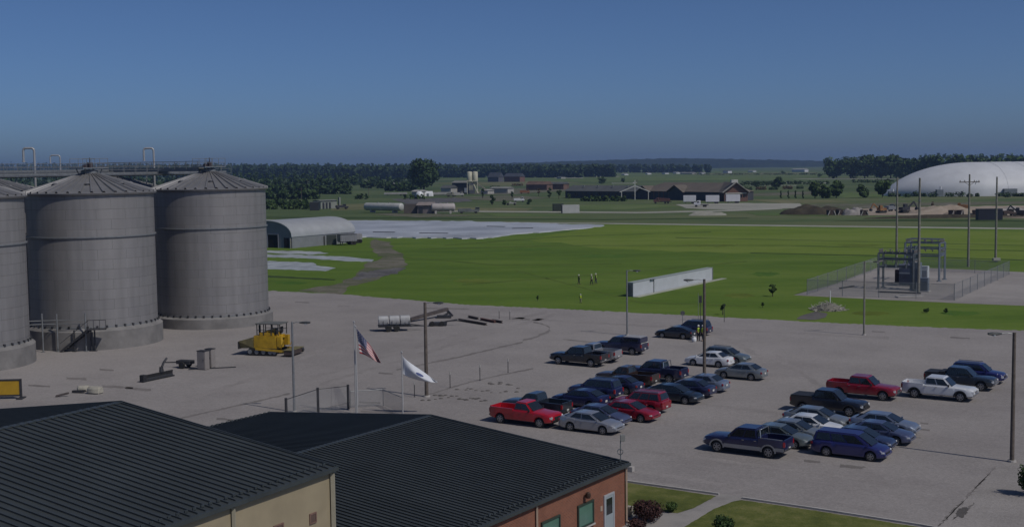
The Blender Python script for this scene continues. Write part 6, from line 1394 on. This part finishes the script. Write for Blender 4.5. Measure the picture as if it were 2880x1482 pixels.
for nm, a, b, h, hr, wm, rm, lab in (('yard_shed', (1158, 553), (1182, 553), 3.4, 4.4, w_pale, w_pale, 'tiny pale shed in the yard below the large dark tree, boxy one'), ('yard_shed', (1240, 546), (1268, 546), 4.4, 6.4, w_pale, r_grey, 'pale shed beside the dark plant building'), ('yard_shed', (1352, 546), (1372, 546), 2.6, 3.4, w_pale, w_pale, 'low pale shed past the conveyor of the plant tower'), ('yard_shed', (1378, 543), (1428, 543), 3.4, 4.6, w_pale, M('roof_pale', ()), 'long low pale shed in front of the grey-roofed house'),
                                  ('far_house', (1372, 512), (1402, 512), 6, 11.5, M('wall_grey_far', (.10, .10, .12), .8, 0, .1, .3), M('roof_slate_far', (.06, .065, .08), .8, 0, .1, .3), 'grey house with a steep roof behind the plant conveyor'), ('far_house', (1418, 512), (1462, 512), 6.5, 10.5, w_brick, M('roof_slate_far', ()), 'brick house with a long roof, beside the steep grey house'),
                                  ('rusty_shed', (1480, 535), (1538, 535), 4.5, 7.0, M('rust_wall', (.14, .085, .065), .9, .0, .3, .2), M('rust_roof', (.12, .075, .055), .9, 0, .3, .2), 'rusty brown shed, the longer of two behind slender trees'), ('rusty_shed', (1542, 533), (1585, 533), 4.5, 6.0, M('rust_wall', ()), M('roof_grey', ()), 'rusty brown shed adjoining the long grey hall')):
    house(nm, lab, a, b, 9, h, hr, wm, rm)
t = thing('igloo_tank', 'squat white dome-shaped tank in the yard below the large dark tree', 'tank', (G(1180, 553).x, G(1180, 553).y, -.05)); MB().lathe([(2.6, 0), (2.6, 1.6), (2.2, 2.6), (1.3, 3.3), (.3, 3.6)], 20).build('shell', white_paint, t, 40); MB().tube((0, 0, 3.5), (0, 0, 4.0), .3).build('vent', grey_steel, t)
t = thing('igloo_tank', 'longer white rounded tank next to the squat white dome-shaped tank', 'tank', (G(1204, 552).x, G(1204, 552).y, -.05)); MB().loft([[(x, 2 * math.cos(a) * k, max(0, 3.4 * math.sin(a) * k)) for a in [math.pi * q / 10 for q in range(11)]] for x, k in ((-3.6, .6), (-3, 1), (3, 1), (3.6, .6))]).build('shell', white_paint, t, 40); MB().box((0, -2.0, 1.0), (1.4, .2, 1.8)).build('door', grey_steel, t)
van_box('low_wall_trailer', 'long pale low trailer in the yard before the large dark tree', 'trailer', (1080, 551), 16, 2.6, 2.2, 0, w_pale, roof=None)
van_box('flat_trailer', 'pale flatbed loaded with boxes in front of the plant tower', 'trailer', (1210, 552), 18, 2.6, 2.6, 0, w_pale)
van_box('low_barn', 'long pale barn roof behind the large dark tree', 'barn', (1088, 525), 18, 6, 4, 0, w_pale, wheels=False, roof=w_pale)
rg = random.Random(3)
for i, (x, y, w, h, lab) in enumerate([(1690, 494, 10, 7, 'tiny white farm building, first of the row below the far wood'), (1752, 493, 9, 5, 'tiny white farm building standing between two others'), (1818, 491, 6, 4, 'smallest white farm building on the far field'), (1866, 490, 9, 6, 'tiny white farm building next to a dark clump'), (1897, 489, 10, 6, 'tiny white farm building under the blue ridge'), (1970, 490, 8, 6, 'tiny white farm building close to the ridge foot'), (2040, 487, 15, 10, 'white farmhouse with a dark barn on the far field'), (2110, 484, 14, 4, 'long low white farm building on the horizon'), (2245, 484, 36, 11, 'pale farmstead with several roofs left on the horizon before the grove'), (1572, 503, 12, 3, 'pale low wall on the far field before the wood'), (1930, 490, 34, 3, 'long pale greenhouse row on the far field')]):
    a = G(x - w / 2, y); b = G(x + w / 2, y); hh = max(2.5, h * MPP(a) * .62); house('farm_building', lab.replace(' left on', ' on'), (x - w / 2, y), (x + w / 2, y), 9, hh, hh * 1.35, wt if h > 3 else w_pale, w_pale if i % 3 else r_grey, group='tiny white farm buildings on the far fields')

# ---------------------------------------------------------------- quarry yard beside the dome
def mound(name, label, px, wx, wy, h, mat, seed, cat='earth mound'):
    from mathutils import noise
    g = G(*px); v, f = [], []; n = 26
    for j in range(n + 1):
        for i in range(n + 1):
            x, y = (i / n - .5) * 2, (j / n - .5) * 2; q = max(0, 1 - (abs(x) ** 2.2 + abs(y) ** 2.2)); z = h * q ** .7 * (1 + .5 * noise.noise((x * 2.4 + seed, y * 2.4, 0))) + (.3 * noise.noise((x * 7, y * 7 + seed, 3)) if q > 0 else -.2)
            v.append((g.x + x * wx / 2, g.y + y * wy / 2, z - .12))
    for j in range(n):
        for i in range(n): a = j * (n + 1) + i; f.append((a, a + 1, a + n + 2, a + n + 1))
    tag(MB().add(v, f).build(name, mat, None, 60), label, cat, 'heaps in the quarry yard')
mound('earth_mound', 'long dark earth mound at the start of the quarry yard', (2288, 602), 26, 16, 3.2, ground_mat('dark_earth', ((.035, .03, .022), (.05, .042, .03), (.07, .06, .04)), .1, .5, 2, bump=.3), 1)
mound('gravel_heap', 'pale gravel heap between the earth mound and the yard machines', (2400, 604), 9, 8, 2.6, pale_gravel, 2)
mound('gravel_heap', 'wide sandy heap in front of the dome between the poles', (2655, 598), 28, 18, 2.4, sand, 3)
mound('gravel_heap', 'low sandy heap near the crossarm pole', (2720, 604), 18, 12, 1.6, sand, 4)
mound('gravel_heap', 'small pale heap beside the dark container in the yard', (2840, 600), 16, 12, 2.0, pale_gravel, 5)
mound('earth_mound', 'thin dark earth bank along the road before the container', (2660, 612), 60, 5, .9, MATS['dark_earth'], 6)
mound('gravel_heap', 'pale brush-covered heap on the meadow in front of the white trailers', (1990, 605), 15, 8, 1.3, road_mat, 7)
def digger(label, px, ang, mat, s=1.0):
    g = G(*px); t = thing('excavator', label, 'excavator', (g.x, g.y, -.05), R(ang), 'machines in the quarry yard')
    for y in (-1, 1): MB().loft([[(x * s, (y * 1.1 + w) * s, z * s) for x, z in ((-1.8, .45), (-1.5, .9), (1.5, .9), (1.8, .45), (1.5, .05), (-1.5, .05))] for w in (-.3, .3)]).build('track', rubber, t)
    MB().box((-.3 * s, 0, 1.55 * s), (3.2 * s, 2.4 * s, 1.1 * s)).build('house', mat, t, bevel=.08); c = MB().box((.7 * s, .7 * s, 2.5 * s), (1.3 * s, 1.0 * s, 1.3 * s)).build('cab', mat, t, bevel=.06); MB().box((1.37 * s, .7 * s, 2.6 * s), (.04, .8 * s, .8 * s)).build('window', car_glass, c)
    MB().bar((1.2 * s, -.2 * s, 1.8 * s), (3.6 * s, -.2 * s, 3.9 * s), .4 * s, .5 * s).build('boom', mat, t); MB().bar((3.6 * s, -.2 * s, 3.9 * s), (4.9 * s, -.2 * s, 1.8 * s), .35 * s, .4 * s).build('stick', mat, t); MB().loft([[(4.6 * s + x * s, (-.2 + w) * s, 1.4 * s + z * s) for x, z in ((0, .5), (.5, .4), (.7, -.3), (.2, -.6), (-.3, -.2))] for w in (-.6, .6)]).build('bucket', dark_steel, t)
digger('orange-brown digger in the quarry yard beside the slanted pole base', (2478, 599), 200, M('digger_orange', (.26, .13, .045), .6, .1, .3, .6), .95)
digger('dark digger with raised boom between the two near utility poles', (2545, 599), 20, dark_steel, 1.1)
digger('small dark digger at the picture edge in the quarry yard', (2868, 606), 150, dark_steel, .9)
van_box('dark_container', 'dark blue-black container in the quarry yard beside the farthest bare pole', 'container', (2751, 619), 8.0, 2.8, 3.6, -3, M('container_black', (.018, .02, .034), .6, .1, .2, .5), wheels=False, roof=dark_steel)
for i, (px, L_, lab) in enumerate((((2415, 604), 3.0, 'dark brown tipped dumper body beside the pale heap'), ((2430, 606), 2.4, 'square rusty skip next to the tipped dumper body'), ((2336, 605), 2.6, 'small rusty skip with pale props by the earth mound'), ((2362, 604), 2.6, 'dark skip between two pale props beyond the earth mound'), ((2678, 606), 2.2, 'small rust-red skip on the sandy heap'), ((2700, 606), 2.0, 'smaller rust-brown skip by the crossarm pole'), ((2743, 606), 2.0, 'tiny dark skip leaning by the dark container'))):
    g = G(*px); t = thing('steel_skip', lab, 'skip', (g.x, g.y, -.05), R(-8 + 11 * i), 'skips in the quarry yard')
    MB().loft([[(x * L_ / 2, y, z) for y, z in ((-.8, .2), (.8, .2), (1.0, 2.0), (-1.0, 2.0))] for x in (-.8, -1.0, 1.0, .8)][1:3]).build('body', M('skip_brown', (.06, .042, .036), .8, .1, .3, .8), t, bevel=.05); MB().bar((-L_ / 2 - .3, -1.0, 0), (-L_ / 2 + .5, -1.0, 1.7), .25, .25).bar((L_ / 2 + .3, -1.0, 0), (L_ / 2 - .5, -1.0, 1.7), .25, .25).build('prop', w_pale, t)
tree('bare_shrub', 'thin pale shrub at the edge of the quarry yard near the dome', (2622, 585), 564, 9, L_RUST, 4, 14, .3, 95, None, .3)
g = G(2800, 736); tag(MB().box((g.x, g.y - .4, .5), (1.4, .7, .5)).box((g.x, g.y - .4, .1), (.3, .3, .8)).build('meter_box', w_pale, None, bevel=.03), 'small pale meter box at the foot of the farthest bare pole', 'meter box')

# ---------------------------------------------------------------- clutter of the far yards
rg = random.Random(41)
def parked(label, px, L_, w, h, mat, cab, ang=0):
    g = G(*px); t = thing('parked_machine', label, 'machine', (g.x, g.y, -.05), R(ang), 'machines and trucks in the far yards')
    MB().loft([[(x, y, z) for y, z in ((-w / 2, .7), (w / 2, .7), (w / 2, zz), (-w / 2, zz))] for x, zz in ((-L_ / 2, h * .75), (L_ * .1, h * .8), (L_ * .14, h * .62), (L_ / 2, h * .55))]).build('body', mat, t, bevel=.08)
    MB().box((L_ * cab, 0, h * .78), (L_ * .2, w * .9, h * .42)).build('cab', mat, t, bevel=.06)
    MB().box((L_ * cab, -w * .46, h * .84), (L_ * .15, .06, h * .2)).build('window', car_glass, t)
    for x in (-L_ * .34, L_ * .34):
        for y in (-w * .42, w * .42): MB().lathe([(.3, -.16), (.55, -.16), (.58, 0), (.55, .16), (.3, .16)], 14, (x, y, .58), 'Y').build('wheel', rubber, t, 40)
for lab, px, L_, w, h, mt, cab, ang in (('pale truck parked in the yard below the conveyor of the plant tower', (1290, 552), 7, 2.5, 3.2, w_pale, .3, 10), ('greenish grey machine at the foot of the plant tower', (1268, 553), 5, 2.4, 3.0, MATS['plant_mixer'], .2, -15), ('small white truck among the slender trees before the pale sheds', (1460, 568), 6, 2.4, 2.6, wt, .32, 0), ('pale pickup parked beside the low bush on the meadow', (1438, 577), 5, 2.0, 1.8, w_pale, .1, 180),
                                        ('dark trailer rig standing past the pinkish tank', (1318, 600), 9, 2.5, 2.6, M('rig_grey', (.13, .14, .14), .7, .1, .3, .5), .42, 5), ('orange truck in the yard by the rusty sheds', (1476, 545), 7, 2.5, 3.2, M('truck_orange', (.22, .09, .04), .6, 0, .2, .5), .3, 0), ('dark machine parked at the end of the pump house row', (962, 588), 6, 2.4, 2.4, dark_steel, .2, 20), ('grey machine on the sandy ground beyond the orange-brown digger', (2505, 594), 5, 2.4, 2.8, grey_steel, .2, 30),
                                        ('sand-coloured loader in the quarry yard under the crossarm pole', (2702, 592), 6, 2.6, 3.0, MATS['digger_orange'], .1, 160), ('red-brown machine near the small dark digger', (2836, 607), 5, 2.4, 2.4, MATS['skip_brown'], .2, 10)):
    parked(lab, px, L_, w, h, mt, cab, ang)
for i, (x, y, w, h, k) in enumerate([(2070, 533, 22, 2.6, 0), (2100, 536, 26, 3.4, 1), (2140, 534, 24, 3.0, 0), (2175, 534, 20, 2.6, 1), (2215, 532, 22, 3.2, 0), (2250, 531, 16, 2.6, 1), (1392, 530, 22, 3.0, 1), (1455, 524, 26, 3.6, 0), (1530, 522, 22, 3.0, 1)]):
    g = G(x, y); t = thing('russet_shrub', ['russet brown scrub in the broken line beside the brick gable building', 'grey-brown scrub in the broken line beside the brick gable building', 'tall russet scrub behind the brick gable building', 'low grey-brown scrub under the lone dark bush', 'russet scrub on the track before the far grove', 'last scrub of the broken line, close to the narrow trees', 'brown scrub behind the long low pale shed', 'wide russet scrub behind the orange truck', 'brown scrub behind the longer rusty shed'][i], 'shrub', (g.x, g.y, -.06), 0, 'scrub in the middle distance'); m = MB(); ww = w * MPP(g)
    for q in range(6): quads(m, (ww * (q / 5 - .5), rg.uniform(-1, 1), h * .4), (ww * .16, 1.6, h * .5), 40, .4, rg)
    m.build('foliage', (L_RUST, L_MID)[k], t)

# ---------------------------------------------------------------- the air between: a pale haze in one closed box
def haze():
    m = bpy.data.materials.new('haze_air'); m.use_nodes = True; n = m.node_tree.nodes; n.remove(n['Principled BSDF'])
    v = n.new('ShaderNodeVolumePrincipled'); v.inputs['Density'].default_value = HAZE; v.inputs['Color'].default_value = (.42, .62, 1.0, 1); v.inputs['Anisotropy'].default_value = .2
    m.node_tree.links.new(v.outputs[0], n['Material Output'].inputs['Volume'])
    kind(MB().box((0, 4380, 39), (12300, 9500, 80)).build('haze', m), 'stuff', 'thin blue haze over the far fields')
HAZE = 1e-4
if HAZE: haze()
